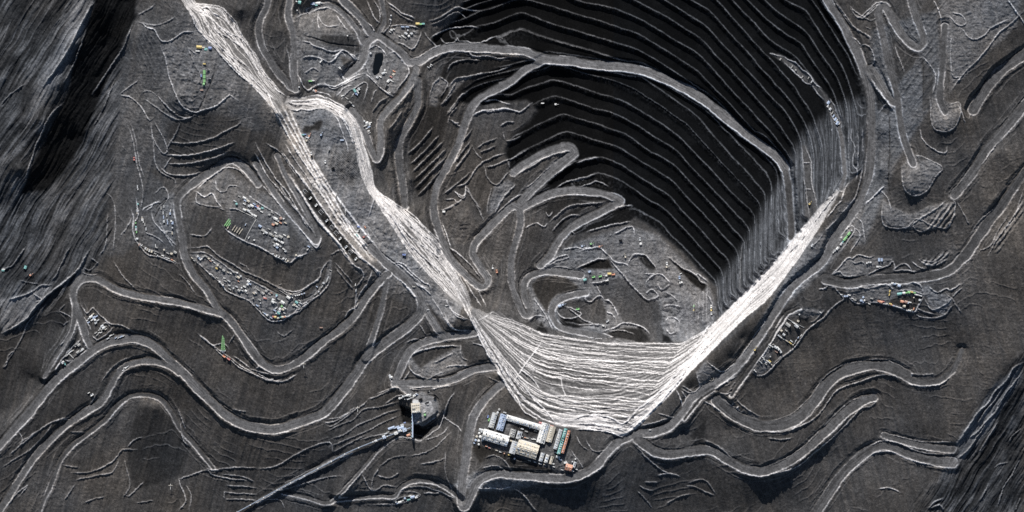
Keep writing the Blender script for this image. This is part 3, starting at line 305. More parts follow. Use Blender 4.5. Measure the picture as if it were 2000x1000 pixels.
 ('m8 560,10 620,100 700,180 760,220 770,280 700,370', 2.2, 2.4, .36), ('m8 640,10 740,100 830,170 900,230 915,280 880,350', 2.6, 2.8, .6), ('m8 480,80 530,50 560,40', 2, 2, .28), ('m8 710,370 705,480 700,540', 2, 2, .28), ('m8 850,220 790,380', 2, 2, .22), ('m8 520,190 600,290 690,390', 1.8, 2, .18), ('m8 520,150 620,260 680,340', 1.8, 2, .18),
 ('m8 0,350 100,400 200,400 290,350 380,280 410,200 480,120', 2, 2.4, .3), ('m8 0,380 120,440 260,420', 2, 2, .3), ('m8 120,640 160,590 250,510 320,470', 2, 2, .3), ('m8 60,660 180,580 280,510', 2, 2, .3), ('m8 0,760 60,800 150,740', 1.6, 1.6, .18), ('m8 400,830 480,760 560,690 640,610', 2.2, -2.6, .03),
 # camp and compound
 ('k3 30,30 150,20 290,10 350,60 450,140 600,230 720,310 900,380 1050,460 1200,540 1300,590 1420,560 1550,470 1650,400 1680,300 1750,190', 2, 2.4, .26), ('k3 60,85 230,80 320,120 420,190 550,280 690,360', 2, 2, .28), ('k3 700,370 900,450 1100,560 1250,620', 2.4, -2, .04), ('k3 720,380 900,470 1080,570', 2, 2, .22),
 ('k3 60,110 150,190 250,290 340,370 440,450 520,550 640,610 780,665 880,760 970,860 1050,920 1200,910 1270,860 1400,800 1530,690 1700,550 1780,420 1800,280', 2, 2.2, .42), ('k3 790,680 900,770 1000,850', 2.4, -1.6, .05), ('k3 1230,820 1270,720 1330,650', 3, -1.6, .05), ('k3 1330,655 1440,650 1560,600 1680,450 1760,200', 2.2, -1.6, .06), ('k3 670,210 760,250 790,310', 1.6, 1.6, .2), ('k3 1150,480 1190,470', 1.6, 1.6, .2),
 ('k2 20,490 110,580 290,690 430,745 560,810 700,890 850,960 940,890 1060,850 1110,790', 2.2, 2.4, .44), ('k2 340,130 500,240 580,290 700,360 780,420', 2, 2, .28), ('k2 800,365 870,360 940,480 1050,630 1160,770 1210,740 1250,640', 2.2, 2.4, .4), ('k2 730,0 800,130 900,260 1000,400 1100,520 1160,600', 2.2, 2.4, .5), ('k2 690,10 760,110 860,230 980,370 1090,490', 2, 2.2, .5), ('k2 520,10 620,130 740,260', 2, 2, .28), ('k2 0,295 60,310', 2, 2, .36),
 ('k2 970,900 1050,850', 2, 2, .3), ('k2 110,300 180,300 250,320', 2, 2, .2),
 ('B 0,560 30,620 80,700 130,760 180,850 210,900', 2.6, 3, .5), ('B 0,600 40,680 90,740', 2.2, 2.4, .4), ('B 110,670 150,740 200,830 230,905', 2.4, 2.6, .56),
 ('k8 340,320 400,290 440,230 490,215 520,225', 2, 2, .42), ('k8 410,340 440,450 540,560 600,640 690,780', 2, 2, .26), ('k8 160,310 190,400 180,540 220,680 300,800 400,870 520,890 640,940 750,970', 2, 2.2, .36), ('k8 470,330 500,260 620,160', 2, -2, .05), ('k8 580,570 680,590', 2, 2, .28), ('k8 340,590 460,640 560,710', 2, 2, .22), ('k8 20,640 120,510 170,400', 2, 2, .22),
 ('B 70,395 140,520 205,635 260,735 330,850 420,985', 4, 2.4, .8), ('B 125,415 190,560 250,670 330,790 420,905 500,1000', 4.5, 2.4, .82), ('B 95,400 165,540 230,660 300,780 380,890 450,990', 2.6, 2, .72), ('q4 250,20 360,180 470,350 580,520 700,660 820,800 940,950', 3, 2, .74), ('q4 70,60 180,240 300,420 420,580 540,720 640,850', 3, 2, .72),
 # strip crests: slopes facing the light, that brightness put into the tone
 ('q4 20,0 120,160 240,350 350,520 480,660 600,800 720,990', 4, 4, .72), ('q4 130,-20 250,160 350,310 450,450 540,580 640,700 740,820 880,980', 4, 3.4, .74), ('q4 230,0 330,160 430,300 520,450 620,600 700,700', 3, 3, .5), ('q4 320,0 420,140 520,280 600,430 680,570 760,680 860,800 1000,930', 5.5, 4, .76), ('q4 300,30 400,170 480,310 580,430', 3, 3, .55), ('q4 700,620 780,680 880,780 1000,880', 4, 3, .7),
 ('B 50,390 100,480 160,590 225,690 275,770', 4.4, 4, .78), ('B 105,410 150,510 200,600 250,690 300,770', 4.4, 4, .76), ('B 62,400 120,520 180,610 230,680', 2.4, 3, .6), ('B 115,560 150,620 200,690 240,750', 2.4, 3, .5), ('B 40,560 100,600 160,690', 2, 2, .3), ('B 100,590 150,660 200,730', 3, 3, .6), ('B 0,350 40,390 60,420', 3, 3, .7),
 ('F 385,-25 440,30 490,70', 4, 3, .6), ('F 490,0 540,40 590,90 625,135', 4.4, 3.4, .74), ('F 540,60 580,110 620,160', 3.4, 3, .7), ('F 410,0 460,50 490,90', 2.6, 2.6, .5), ('F 560,50 610,100 660,130 690,160', 3, 3, .6), ('F 500,110 520,75', 2, 2, .4),
 ('B 310,430 340,470 365,520 385,570', 2.6, 3, .6), ('B 365,470 395,530 410,590', 2.4, 3, .4),
 ('q3 700,260 760,360 800,480 830,560 860,640 880,720', 2.4, 2.6, .6),

 ('S 880,560 900,586 918,620 938,662 960,705 982,742 1003,776 1020,798', 7, 4, .82), ('m3 20,-40 100,150 200,330 290,480 350,590', 5, 3, .84), ('m3 60,60 180,240 280,400 340,510 400,640', 4, 3, .7),
 ('m3 430,740 470,820 520,850 580,885', 4, 3, .7), ('m3 470,620 540,720 640,820 720,925', 5, 3, .78), ('m3 610,310 540,400 480,480 400,600', 3.4, 2.4, .72), ('m3 130,140 190,110 240,75', 2.4, 2, .6), ('m3 440,500 540,580 600,660', 4, 3, .66), ('m3 750,560 770,660 800,720', 3.5, 2, .62),
 ('m4 -120,830 -60,800 0,790 80,790 160,812 240,850 330,765 410,690', 6, 4, .84), ('m4 -110,850 0,850 100,862 200,880 250,862', 5, 3, .8), ('m4 -100,890 0,892 120,902 200,930 245,945', 4, 3, .78), ('m4 -60,870 60,880 180,905', 3, 3, .7),
 ('m4 929,120 850,230 780,330 700,440 650,520 560,630 500,700 420,780 380,815 300,890 255,940', 8, 4, .80), ('p6 140,1000 240,900 330,780 420,660 500,560 545,490', 4.5, 4, .80), ('p6 100,1000 210,860 320,740', 3, 3, .6), ('m4 690,420 600,520 480,640 330,770', 6, 3, .8), ('m4 860,150 760,290 660,380', 4, 3, .7), ('m4 929,160 800,340 720,450', 5, 3, .82),
 ('q3 80,140 160,110 260,110 380,100 500,90 600,130 700,170 800,260 880,330', 4, 3, .8), ('q3 130,190 230,225 300,205 400,222 500,200 620,210', 3, 3, .72), ('q3 100,100 200,140 330,150 470,140 600,160 700,210', 2.6, 3, .7), ('q3 480,35 600,65 720,125 830,185 900,275 985,375 1040,520', 2.6, 3, .66), ('q3 640,110 720,220 820,330 890,430 940,560 1000,700 1060,860 1120,1000', 5, 4, .82), ('q3 900,330 960,450 1000,600 1060,760 1120,900 1160,1000', 3, 3, .7),
 ('m2 60,-10 120,80 180,190 250,290 320,400 420,500 520,590 620,690 700,800 760,900', 6, 4, .84), ('m2 130,80 230,200 300,330 390,410 500,490 600,570', 4, 3, .74), ('m2 110,70 240,160 340,220 430,310 540,420 590,510', 3, 3, .7), ('m2 230,170 330,290 430,380 530,470 590,540', 3, 3, .66), ('m2 260,190 380,330 480,400 560,470', 2.4, 2.6, .6), ('m2 170,200 260,280 330,420 430,540', 3, 3, .72), ('m2 540,590 640,730 720,900', 4, 3, .7), ('m2 590,540 640,640 700,760 740,860', 3, 3, .6),
 ('m1 90,0 150,120 200,240 300,350 420,490 540,620 680,730 800,820', 4, 4, .8), ('m1 140,0 230,90 300,220 320,310 420,420 540,540 660,640 780,760', 3, 3, .74), ('m1 230,80 290,60 330,110 390,140', 6, 4, .84), ('m1 210,100 280,110 300,140', 4, 3, .82), ('m1 390,70 450,110 520,180 560,270 620,360 680,470 740,590 840,700 920,800', 3, 3, .66), ('m1 300,140 400,240 520,340 620,460 700,580 780,700', 3, 3, .7), ('m1 350,190 450,270 560,320 640,400', 2.4, 3, .66), ('m1 320,180 370,270 480,330 600,430 680,530', 2.4, 3, .62), ('m1 290,200 330,330 450,440 560,520 660,590', 2.4, 3, .64), ('m1 600,600 700,700 780,780 860,850', 4, 3, .8), ('m1 760,640 830,690 870,760 950,815', 3, 3, .7), ('m1 740,700 800,800 860,920 910,1000', 5, 4, .82),
 # far left and lower right mountain spurs
 ('S 188,0 165,40 140,90 115,130 85,170', 5, 8, .34), ('S 260,48 240,95 210,140 180,185', 3, 5, .26), ('S 170,60 150,115 125,165', 2.2, 4, .2), ('S 125,200 100,225 80,265 65,300 50,350', 3, 5, .3), ('S 228,145 215,180 200,215 180,250', 2, 3, .18),
 ('m5 740,10 690,90 640,180 580,240 500,310 430,360 350,430 270,510 210,590 110,660 0,712', 4, 7, .34), ('m5 630,200 540,270 440,350 380,390', 3, 4, .3), ('m5 570,0 510,110 460,220 400,300', 3, 4, .2), ('m5 0,190 80,170 130,110 200,10', 2.4, 3, .24), ('m5 150,280 230,300 310,310', 2, 2, .26), ('m5 60,440 160,410 260,370 330,320 420,320', 3, 4, .32), ('m5 260,390 330,440 280,460', 2.4, 3, .34), ('m5 110,850 180,720 230,610 300,540', 2.2, 2.4, .17), ('m5 110,850 50,900 40,970 0,1000', 2.2, 2.4, .15), ('m5 480,820 540,760 590,690', 3, 4, .36), ('m5 400,980 470,870 540,770', 3.6, 4, .4),
 ('m6 571,170 520,200 480,270 420,330 380,400 330,440 290,500 250,560 210,620', 4, 6, .36), ('m6 571,220 520,290 480,340 440,420 380,490 330,550 270,600', 3, 5, .32), ('m6 540,270 500,330 450,390 420,450', 2.6, 4, .3), ('m6 470,290 420,380 360,450 320,520', 2.6, 4, .3), ('m6 380,500 320,590 270,660 210,710', 2.4, 4, .26), ('m6 440,500 390,580 330,680', 2.2, 3, .2), ('m6 571,700 520,800 470,880 440,980', 2.6, 4, .26), ('m6 500,730 450,740 420,760', 2, 2, .22), ('m6 571,540 520,580 500,620', 2, 3, .22), ('m6 50,990 90,950 130,930', 4, 4, .5), ('m6 60,990 110,970 140,1000', 4, 4, .5), ('m6 390,850 340,950', 2, 3, .17), ('m6 571,930 540,1000', 2.4, 3, .26),
 ('G 0,905 40,930 80,980 100,1000', 2.4, 2.6, .22),
 ('A 0,415 40,370 100,330', 2, 3, .22),
]
rng = np.random.default_rng(7)

# ------------------------------------------------------------------ noise helpers


def vnoise(x, y, seed):
    t = np.random.default_rng(seed).random((256, 256)).astype(np.float32)
    xi = np.floor(x).astype(np.int64); yi = np.floor(y).astype(np.int64)
    fx = x - xi; fy = y - yi
    fx = fx * fx * (3 - 2 * fx); fy = fy * fy * (3 - 2 * fy)
    a = t[yi & 255, xi & 255]; b = t[yi & 255, (xi + 1) & 255]
    c = t[(yi + 1) & 255, xi & 255]; d = t[(yi + 1) & 255, (xi + 1) & 255]
    return (a + (b - a) * fx) * (1 - fy) + (c + (d - c) * fx) * fy


def fbm(x, y, seed, octv=4, gain=.5):
    s = 0; a = 1; n = 0
    for o in range(octv):
        s = s + a * (vnoise(x * 2 ** o + 17 * o, y * 2 ** o + 31 * o, seed + o) - .5); n += a; a *= gain
    return s / n * 2          # about -1..1


def rot(x, y, deg):
    c, s = math.cos(math.radians(deg)), math.sin(math.radians(deg))
    return x * c + y * s, -x * s + y * c


def sstep(a, b, x):
    t = np.clip((x - a) / (b - a), 0, 1)
    return t * t * (3 - 2 * t)


def box_blur(a, r):
    for ax in (0, 1):
        p = np.concatenate([np.repeat(np.take(a, [0], ax), r + 1, ax), a, np.repeat(np.take(a, [-1], ax), r, ax)], ax)
        c = np.cumsum(p, ax, dtype=np.float64)
        n = a.shape[ax]
        a = (np.take(c, np.arange(2 * r + 1, 2 * r + 1 + n), ax) - np.take(c, np.arange(0, n), ax)) / (2 * r + 1)
    return a


# ------------------------------------------------------------------ survey grid
X0, X1, Y0, Y1 = -60, 2060, -60, 1060
gx = np.arange(X0, X1 + .1, STEP); gy = np.arange(Y0, Y1 + .1, STEP)
NX, NY = len(gx), len(gy)
X, Y = np.meshgrid(gx, gy)
XW = X + 1.1 * fbm(X / 9, Y / 9, 3, 3) + .8 * fbm(X / 3, Y / 3, 5, 2)
YW = Y + 1.1 * fbm(X / 9, Y / 9, 13, 3) + .8 * fbm(X / 3, Y / 3, 15, 2)


def window(p, m):
    i0 = max(0, int((p[:, 0].min() - m - X0) / STEP)); i1 = min(NX, int((p[:, 0].max() + m - X0) / STEP) + 2)
    j0 = max(0, int((p[:, 1].min() - m - Y0) / STEP)); j1 = min(NY, int((p[:, 1].max() + m - Y0) / STEP) + 2)
    if i1 <= i0 or j1 <= j0:
        return None
    return (slice(j0, j1), slice(i0, i1))


def dist_line(p, m, warp=True):
    """distance to a trace, fraction along it and side, inside the trace's own window"""
    w = window(p, m)
    if w is None:
        return None
    xs, ys = (XW[w], YW[w]) if warp else (X[w], Y[w])
    best = np.full(xs.shape, 1e9); frac = np.zeros(xs.shape); side = np.zeros(xs.shape); south = np.zeros(xs.shape)
    seg = np.hypot(*(p[1:] - p[:-1]).T); cum = np.r_[0, np.cumsum(seg)]
    for k in range(len(p) - 1):
        if seg[k] < 1e-6:
            continue
        # only the cells near this segment
        lo = np.minimum(p[k], p[k + 1]) - m; hi = np.maximum(p[k], p[k + 1]) + m
        i0 = max(w[1].start, int((lo[0] - X0) / STEP)); i1 = min(w[1].stop, int((hi[0] - X0) / STEP) + 2)
        j0 = max(w[0].start, int((lo[1] - Y0) / STEP)); j1 = min(w[0].stop, int((hi[1] - Y0) / STEP) + 2)
        if i1 <= i0 or j1 <= j0:
            continue
        q = (slice(j0 - w[0].start, j1 - w[0].start), slice(i0 - w[1].start, i1 - w[1].start))
        dx, dy = (p[k + 1] - p[k]) / seg[k]
        ex, ey = xs[q] - p[k, 0], ys[q] - p[k, 1]
        t = np.clip(ex * dx + ey * dy, 0, seg[k])
        d = np.hypot(ex - t * dx, ey - t * dy)
        b = best[q]; m_ = d < b
        b[m_] = d[m_]; best[q] = b
        f = frac[q]; f[m_] = (cum[k] + t[m_]) / cum[-1]; frac[q] = f
        sd = side[q]; sd[m_] = np.sign(dx * ey - dy * ex)[m_]; side[q] = sd
        so_ = south[q]; so_[m_] = ((ey - t * dy) / np.maximum(d, .3))[m_]; south[q] = so_
    return w, best, frac, side, south


def inside(poly, soft=0):
    w = window(poly, soft + 3)
    out = np.zeros(X.shape, np.float32)
    if w is None:
        return out
    xs, ys = XW[w], YW[w]
    m = np.zeros(xs.shape, bool)
    x0, y0 = poly[-1]
    for x1, y1 in poly:
        if y0 != y1:
            c = (y0 > ys) != (y1 > ys)
            m ^= c & (xs < (x1 - x0) * (ys - y0) / (y1 - y0) + x0)
        x0, y0 = x1, y1
    out[w] = m
    if soft > 0:
        r = max(1, int(round(soft / STEP / 2)))
        out = box_blur(box_blur(out, r), r).astype(np.float32)
    return out


# ------------------------------------------------------------------ base relief from levels
pts = [SPOT]
ctrl = list(SPOT)


def along(p, zs, step):
    q, u = resample(p, step)
    z = np.interp(u, [a for a, _ in zs], [b for _, b in zs])
    return [(a, b, c) for (a, b), c in zip(q, z)]


RO = []
for tr, wd, zs, edge, tone in ROADS:
    p = smooth(P(tr), 5); wd *= .88
    RO.append((p, wd, zs, edge, tone))
    ctrl += along(p, zs, 26)
deep = lambda z: z if z > -120 else -120 + (z + 120) * .75
ctrl = [(x_, y_, deep(z_)) for x_, y_, z_ in ctrl]
for i, tr in enumerate(BENCH):
    ctrl += along(smooth(P(tr), 3), [(0, ZB[i]), (1, ZB[i])], 16)
for k, (tr, zs) in RIM.items():
    ctrl += along(rim(k), [(f_, deep(z_)) for f_, z_ in zs], 12)
ctrl = np.array(ctrl, float)
VZ = .8
ctrl[:, 2] *= VZ; BD *= VZ; ZB = ZB * VZ
# one level per small cell
key = np.round(ctrl[:, :2] / 3).astype(int)
_, first = np.unique(key, axis=0, return_index=True)
ctrl = ctrl[np.sort(first)]
A = np.hypot(ctrl[:, None, 0] - ctrl[None, :, 0], ctrl[:, None, 1] - ctrl[None, :, 1])
n = len(ctrl)
M = np.zeros((n + 3, n + 3)); M[:n, :n] = A - .8 * np.eye(n) * 3
M[:n, n] = 1; M[:n, n + 1:] = ctrl[:, :2]; M[n, :n] = 1; M[n + 1:, :n] = ctrl[:, :2].T
sol = np.linalg.solve(M, np.r_[ctrl[:, 2], 0, 0, 0])
CS = 5.0
cx = np.arange(X0 - 5, X1 + 12, CS); cy = np.arange(Y0 - 5, Y1 + 12, CS)
CX, CY = np.meshgrid(cx, cy)
Hc = np.zeros(CX.size, np.float64)
cxf, cyf = CX.ravel(), CY.ravel()
c32 = ctrl.astype(np.float32); s32 = sol[:n].astype(np.float32)
for a in range(0, CX.size, 6000):
    b = slice(a, a + 6000)
    D = np.sqrt((cxf[b, None].astype(np.float32) - c32[None, :, 0]) ** 2 + (cyf[b, None].astype(np.float32) - c32[None, :, 1]) ** 2)
    Hc[b] = D @ s32
Hc += sol[n] + sol[n + 1] * cxf + sol[n + 2] * cyf
Hc = Hc.reshape(CX.shape)


def up(Hc):
    u = (gx - cx[0]) / CS; v = (gy - cy[0]) / CS
    i = np.floor(u).astype(int); j = np.floor(v).astype(int); fu = u - i; fv = v - j

    def cub(t):
        return np.stack([-.5 * t + t * t - .5 * t ** 3, 1 - 2.5 * t * t + 1.5 * t ** 3, .5 * t + 2 * t * t - 1.5 * t ** 3, -.5 * t * t + .5 * t ** 3])
    wu, wv = cub(fu), cub(fv)
    R = sum(wu[k][None, :] * Hc[:, np.clip(i - 1 + k, 0, Hc.shape[1] - 1)] for k in range(4))
    return sum(wv[k][:, None] * R[np.clip(j - 1 + k, 0, Hc.shape[0] - 1), :] for k in range(4))


H = up(Hc)
H = box_blur(H, 1)

# ------------------------------------------------------------------ region masks
m_pit = inside(PIT, 4)
m_s = inside(POLY['south'], 2); m_nw = inside(POLY['nw'], 2); m_w = inside(POLY['w'], 2)
spur = inside(P('S -70,-70 275,-70 268,30 240,120 225,300 215,480 185,525 120,590 50,640 0,656 -70,680'), 10)
spur2 = inside(P('S 2070,640 2000,690 1960,735 1910,800 1870,870 1840,930 1790,980 1780,1070 2070,1070'), 10)
m_hill = np.maximum(spur, spur2)
e_wall = inside(P('S 1396,700 1398,556 1440,508 1478,438 1500,398 1540,338 1552,298 1575,255 1600,238 1640,205 1690,190 1730,330 1700,420 1600,520 1500,640'), 14)

# ------------------------------------------------------------------ albedo of rock, gravel and made ground, with slope light and shade painted in
LUM = np.full(X.shape, .050)
WARM = np.full(X.shape, .64)          # 0 blue grey rock .. 1 brown rock


def paint(tr, lum, warm=None, soft=3, k=1.0):
    global LUM, WARM
    m = inside(P(tr), soft) * k
    LUM = LUM * (1 - m) + lum * m
    if warm is not None:
        WARM = WARM * (1 - m) + warm * m


paint('S -70,-70 275,-70 268,30 240,120 225,300 215,480 185,525 60,660 -70,690', .045, .1, 12)
paint('S 192,-70 280,-70 268,30 232,110 200,180 160,280 120,340 90,370 40,380 60,330 100,250 130,190 150,110', .014, .15, 5)  # deep shadow of the ridge painted into the ground
paint('S 50,250 110,170 160,70 186,-5 150,-5 120,80 80,150', .20, .15, 10)  # lit side of the ridge painted lighter
paint('S 235,110 262,60 262,130 230,300 215,470 150,520 120,420 180,260', .062, .1, 14)
paint('m5 0,440 160,400 330,320 420,330 350,430 210,590 0,710', .21, .15, 6)  # lit flank of the lower spur painted in, shaded flank next
paint('S 0,660 60,640 160,530 140,600 150,680 90,740 0,810 -70,840 -70,700', .034, .5, 6)
paint('S 270,0 350,0 440,90 530,210 520,260 430,240 330,330 250,330 230,420 215,500 205,420 240,190 262,130', .066, .35, 8)
paint('S 316,92 345,80 390,62 430,110 460,150 470,190 430,205 385,216 360,208 345,185 330,140', .105, .45, 3)
paint('S 330,335 470,260 470,230 400,220 330,240', .045, .6, 8)
paint('S 215,370 260,300 320,360 340,420 345,500 300,490 270,470 240,500 210,500', .062, .3, 6)
paint('k8 400,330 500,250 640,100 700,100 680,400 700,800 600,640 450,500', .085, .35, 3)
paint('S 372,400 400,360 440,330 470,345 500,370 540,390 600,440 620,480 590,500 560,500 450,470 440,400', .085, .45, 4)
paint('k2 200,300 330,360 420,420 380,520 300,690 160,590 120,480', .055, .4, 1)
paint('k2 150,130 330,120 560,260 830,440 850,620 840,760 1060,820 850,950 300,690 420,420 190,280', .095, .45, 2)
paint('k2 850,480 900,520 960,640 1050,740 900,860 860,880 840,700', .055, .5, 3)
paint('k3 60,100 230,85 330,130 690,370 1250,620 1480,640 1700,430 1800,120 1790,400 1560,660 1250,860 1060,910 880,750 640,600 340,370', .12, .4, 2)
paint('S 520,190 580,190 640,260 700,400 760,520 820,580 740,560 700,540 600,380 560,300 500,220', .08, .6, 5)
paint('S 557,215 640,213 676,233 690,270 712,340 727,370 745,400 770,440 800,485 850,540 905,600 880,640 830,590 790,560 740,500 680,430 640,350 600,280', .12, .35, 3)
paint('q3 860,620 920,700 1000,880 1090,1000 1090,1100 900,1150 780,1060 620,900 640,720 700,640', .09, .4, 3)
paint('q3 320,470 340,410 440,410 500,350 560,340 560,400 520,470 440,470 400,500 330,500', .03, .8, 1)  # stockpile's shadow and dark scarp painted onto the flat
paint('S 500,-70 560,-70 580,60 575,180 550,180 500,110', .05, .5, 5)
paint('S 577,20 640,0 720,60 740,80 790,90 800,130 760,190 690,200 620,170 590,160 575,100', .095, .45, 4)
paint('q1 150,590 260,560 410,610 560,600 600,700 640,780 500,800 300,800 200,780', .11, .45, 3)
paint('q1 500,520 560,560 680,590 600,720 520,560', .05, .9, 2)
paint('q1 330,340 600,350 720,420 720,500 640,520 480,450 330,420', .038, .5, 3)
paint('q1 790,440 960,440 1050,500 1160,620 1180,720 1040,920 900,800 780,700', .105, .4, 2)
paint('q1 700,820 770,760 1000,900 1040,1100 600,1100 520,1000', .06, .6, 3)
paint('q1 1000,0 1450,-80 1500,90 1400,190 1280,170 1180,150 1080,90', .05, .4, 3)
paint('q1 960,290 1130,240 1280,280 1290,400 1220,470 1080,410 1000,380', .10, .4, 2)
paint('S 800,215 850,200 880,215 868,250 856,300 845,365 815,380 800,330', .028, .85, 4); paint('B 700,220 800,200 1000,215 1000,300 900,330 820,400 740,420 660,330', .02, .6, 4)
paint('S 760,240 800,170 805,190 770,330 760,370 745,330', .055, .95, 3)
paint('S 775,210 785,210 775,280 785,400 815,440 800,420 770,370 755,320', .07, .95, 3)
paint('p8 370,650 430,590 500,650 420,750 410,830 350,820', .12, .5, 1); paint('p8 500,660 560,610 690,590 600,650 520,740', .10, .6, 2)
paint('p8 330,560 420,480 490,460 430,590 340,700', .07, .6, 3)
paint('S 920,210 1010,215 990,250 985,300 960,280 930,290 920,250', .055, .6, 4)
paint('m7 500,780 640,705 695,745 600,850 530,990 470,990', .125, .4, 2); paint('m7 640,640 833,520 850,590 700,668', .11, .5, 2)
paint('m7 300,740 380,620 460,700 520,770 470,900 420,960', .06, .9, 3)
paint('S 845,400 905,380 940,455 905,480 870,470', .07, .9, 5); paint('S 930,450 1010,410 1010,470 985,540 950,510', .05, .8, 4)
paint('S 955,420 1000,385 1050,370 1040,400 1000,470 985,560 1010,620 1035,630 960,600 940,560', .065, .7, 4)
paint('p3 10,310 160,230 430,110 640,185 500,260 330,350 170,520 100,480 250,330 300,270 440,180 360,180 200,250 40,360', .12, .4, 1)
paint('S 1040,610 1030,560 1060,520 1090,490 1150,465 1230,440 1290,460 1340,510 1385,550 1405,610 1395,640 1340,670 1200,660 1060,640', .115, .35, 4)
paint('q5 690,480 790,480 860,560 950,640 1030,650 1060,760 1060,850 1130,960 950,960 860,825 760,800 720,700 620,640 560,530 600,500', .058, .45, 2)
paint('q5 70,520 130,470 250,455 340,475 430,545 380,580 260,600 210,660 190,740 110,620', .028, .8, 2)
paint('q5 280,650 420,635 480,650 560,620 610,650 640,740 640,820 540,820 480,790 300,830 270,760 260,690', .05, .6, 2)
paint('q5 410,400 500,355 580,335 650,335 690,400 560,410', .012, .8, 2); paint('q5 870,310 930,300 1020,410 960,410 900,360', .018, .4, 2); paint('q5 1110,320 1200,390 1330,470 1400,530 1370,580 1290,520 1200,430', .012, .6, 2)
paint('p3 150,640 300,560 450,510 600,520 770,550 600,580 450,600 330,690 290,740 250,640', .022, .7, 1); paint('p3 390,880 470,800 600,730 780,640 930,608 1000,660 940,722 760,762 560,815 450,840', .009, .4, 1)
paint('p3 110,580 200,500 330,350 500,262 640,200 700,226 840,292 900,430 780,412 690,355 550,388 420,428 330,478 180,560', .009, .4, 1); paint('p3 300,800 400,680 560,600 700,590 560,640 430,730 330,830', .02, .7, 1)
paint('q5 290,790 390,782 540,826 420,855 300,838', .009, .5, 1); paint('q5 100,870 150,800 200,900 170,930', .012, .5, 1); paint('q5 1060,860 1090,870 1140,970 1060,960', .012, .4, 1)
paint('q5 640,890 760,850 900,850 970,950 900,960 700,940', .018, .5, 2)
paint('q5 1060,660 1200,640 1220,840 1150,920 1070,900', .13, .5, 3)
paint('q5 1210,560 1340,560 1350,900 1200,930', .13, .45, 5)
# east dumps
paint('S 1700,60 1830,20 1835,180 1760,300 1745,330 1690,480 1665,480 1690,350 1705,230', .085, .15, 8)
paint('S 1830,0 1990,0 1985,50 1860,170 1840,60', .10, .4, 4)
paint('D 630,380 640,490 680,515 720,505 745,460 750,410 700,400', .12, .45, 2); paint('D 520,650 525,720 545,755 580,765 620,745 655,690 680,655 620,620 560,600', .115, .45, 2)
paint('D 450,780 445,840 460,885 540,890 600,900 700,890 730,790 640,800 560,840 490,810', .10, .5, 3)
paint('D 710,130 870,110 960,80 710,360', .09, .5, 3)
paint('D 560,640 600,600 640,520 690,520 740,560 690,600', .05, .5, 4)
paint('k7 330,485 800,400 1000,380 1310,430 1380,580 1245,800 980,720 680,670 530,690 390,590', .10, .45, 1); paint('k7 1020,590 1380,590 1250,790 980,700 900,680', .04, .9, 2)
paint('k7 1330,450 1430,450 1540,560 1660,560 1740,640 1650,830 1480,780', .115, .4, 2); paint('k7 170,300 370,100 560,80 800,80 960,70 980,150 740,240 610,320 480,330 300,330', .10, .45, 3)
paint('k7 610,320 960,150 1000,240 800,300', .045, .6, 2)
paint('k6 130,800 250,590 550,140 700,0 1010,30 960,90 820,250 740,330 520,590 400,710 200,840', .095, .4, 2); paint('k6 360,390 470,370 600,460 500,580 440,480', .045, .4, 1); paint('k6 330,600 420,540 500,590 380,690', .05, .4, 1)
paint('S 1480,560 1500,590 1440,650 1380,700 1420,720 1450,690 1500,640 1530,600', .045, .95, 3)
paint('S 1580,470 1620,440 1640,400 1690,380 1680,450 1600,540 1520,610 1470,650 1500,600', .10, .35, 4)
paint('q7 210,340 340,190 480,330 700,380 880,170 900,230 780,400 450,600 250,720 130,630 250,560', .115, .4, 3); paint('q7 60,510 220,390 250,540 190,580', .035, .7, 2)
paint('q7 480,700 560,690 850,890 1100,960 1100,1010 800,1010 620,900', .085, .4, 3)
# south centre
paint('k1 150,560 300,520 600,620 1200,850 1190,890 720,880 560,720 380,660 250,780', .022, .9, 2); paint('k1 1240,300 1560,560 1560,880 1230,880', .05, .6, 3)  # first patch: shadow south of the plant painted on the ground
paint('k1 230,330 430,100 1230,270 1500,700 1540,880 1260,900 1180,850 620,640 160,510', .07, .5, 3)
paint('k1 820,260 990,330 980,440 700,380 640,280', .03, .7, 1); paint('k1 600,160 760,140 1220,310 1230,260 760,90 560,60', .035, .8, 2)
paint('k4 280,380 450,430 460,640 340,620', .016, .5, 1); paint('k4 490,650 560,640 800,450 800,600 590,850 480,850', .016, .5, 1)
paint('k4 460,300 580,180 750,260 810,400 770,500 550,620 480,610 470,450', .13, .4, 1)
paint('S 790,690 840,675 900,680 910,715 860,735 810,735', .11, .4, 2); paint('F 600,390 680,360 790,350 760,370 700,400 640,440', .035, .6, 2); paint('F 650,430 800,400 830,430 740,440', .12, .5, 2)
paint('S 880,950 930,920 1000,930 1060,945 1000,960 940,960', .12, .4, 3); paint('S 855,740 970,735 930,790 900,840 880,900 860,870', .05, .7, 5)
paint('S 730,560 800,600 790,680 740,690 715,640', .04, .85, 5); paint('S 690,700 770,740 700,790 640,800', .05, .6, 5)
paint('E 530,590 640,580 740,750 700,860 520,920 480,780', .028, .5, 4); paint('S 370,900 500,870 660,840 640,1000 370,1000', .042, .5, 8)
paint('S 0,860 60,800 180,700 320,690 440,820 260,780 120,880 0,990', .045, .75, 6); paint('E 50,1000 230,830 480,740 500,900 400,1000', .055, .8, 8)
paint('S 1290,880 1420,870 1500,940 1500,1060 1000,1060 1000,960 1180,920', .045, .5, 8); paint('G 700,700 760,640 750,720 710,740', .025, .5, 2)
paint('S 1830,440 2060,180 2060,600 1900,640', .06, .75, 10); paint('S 1830,650 1900,640 2000,600 1990,690 1850,860', .055, .8, 10)
paint('S 1500,620 1660,620 1620,700 1520,790', .055, .8, 8)
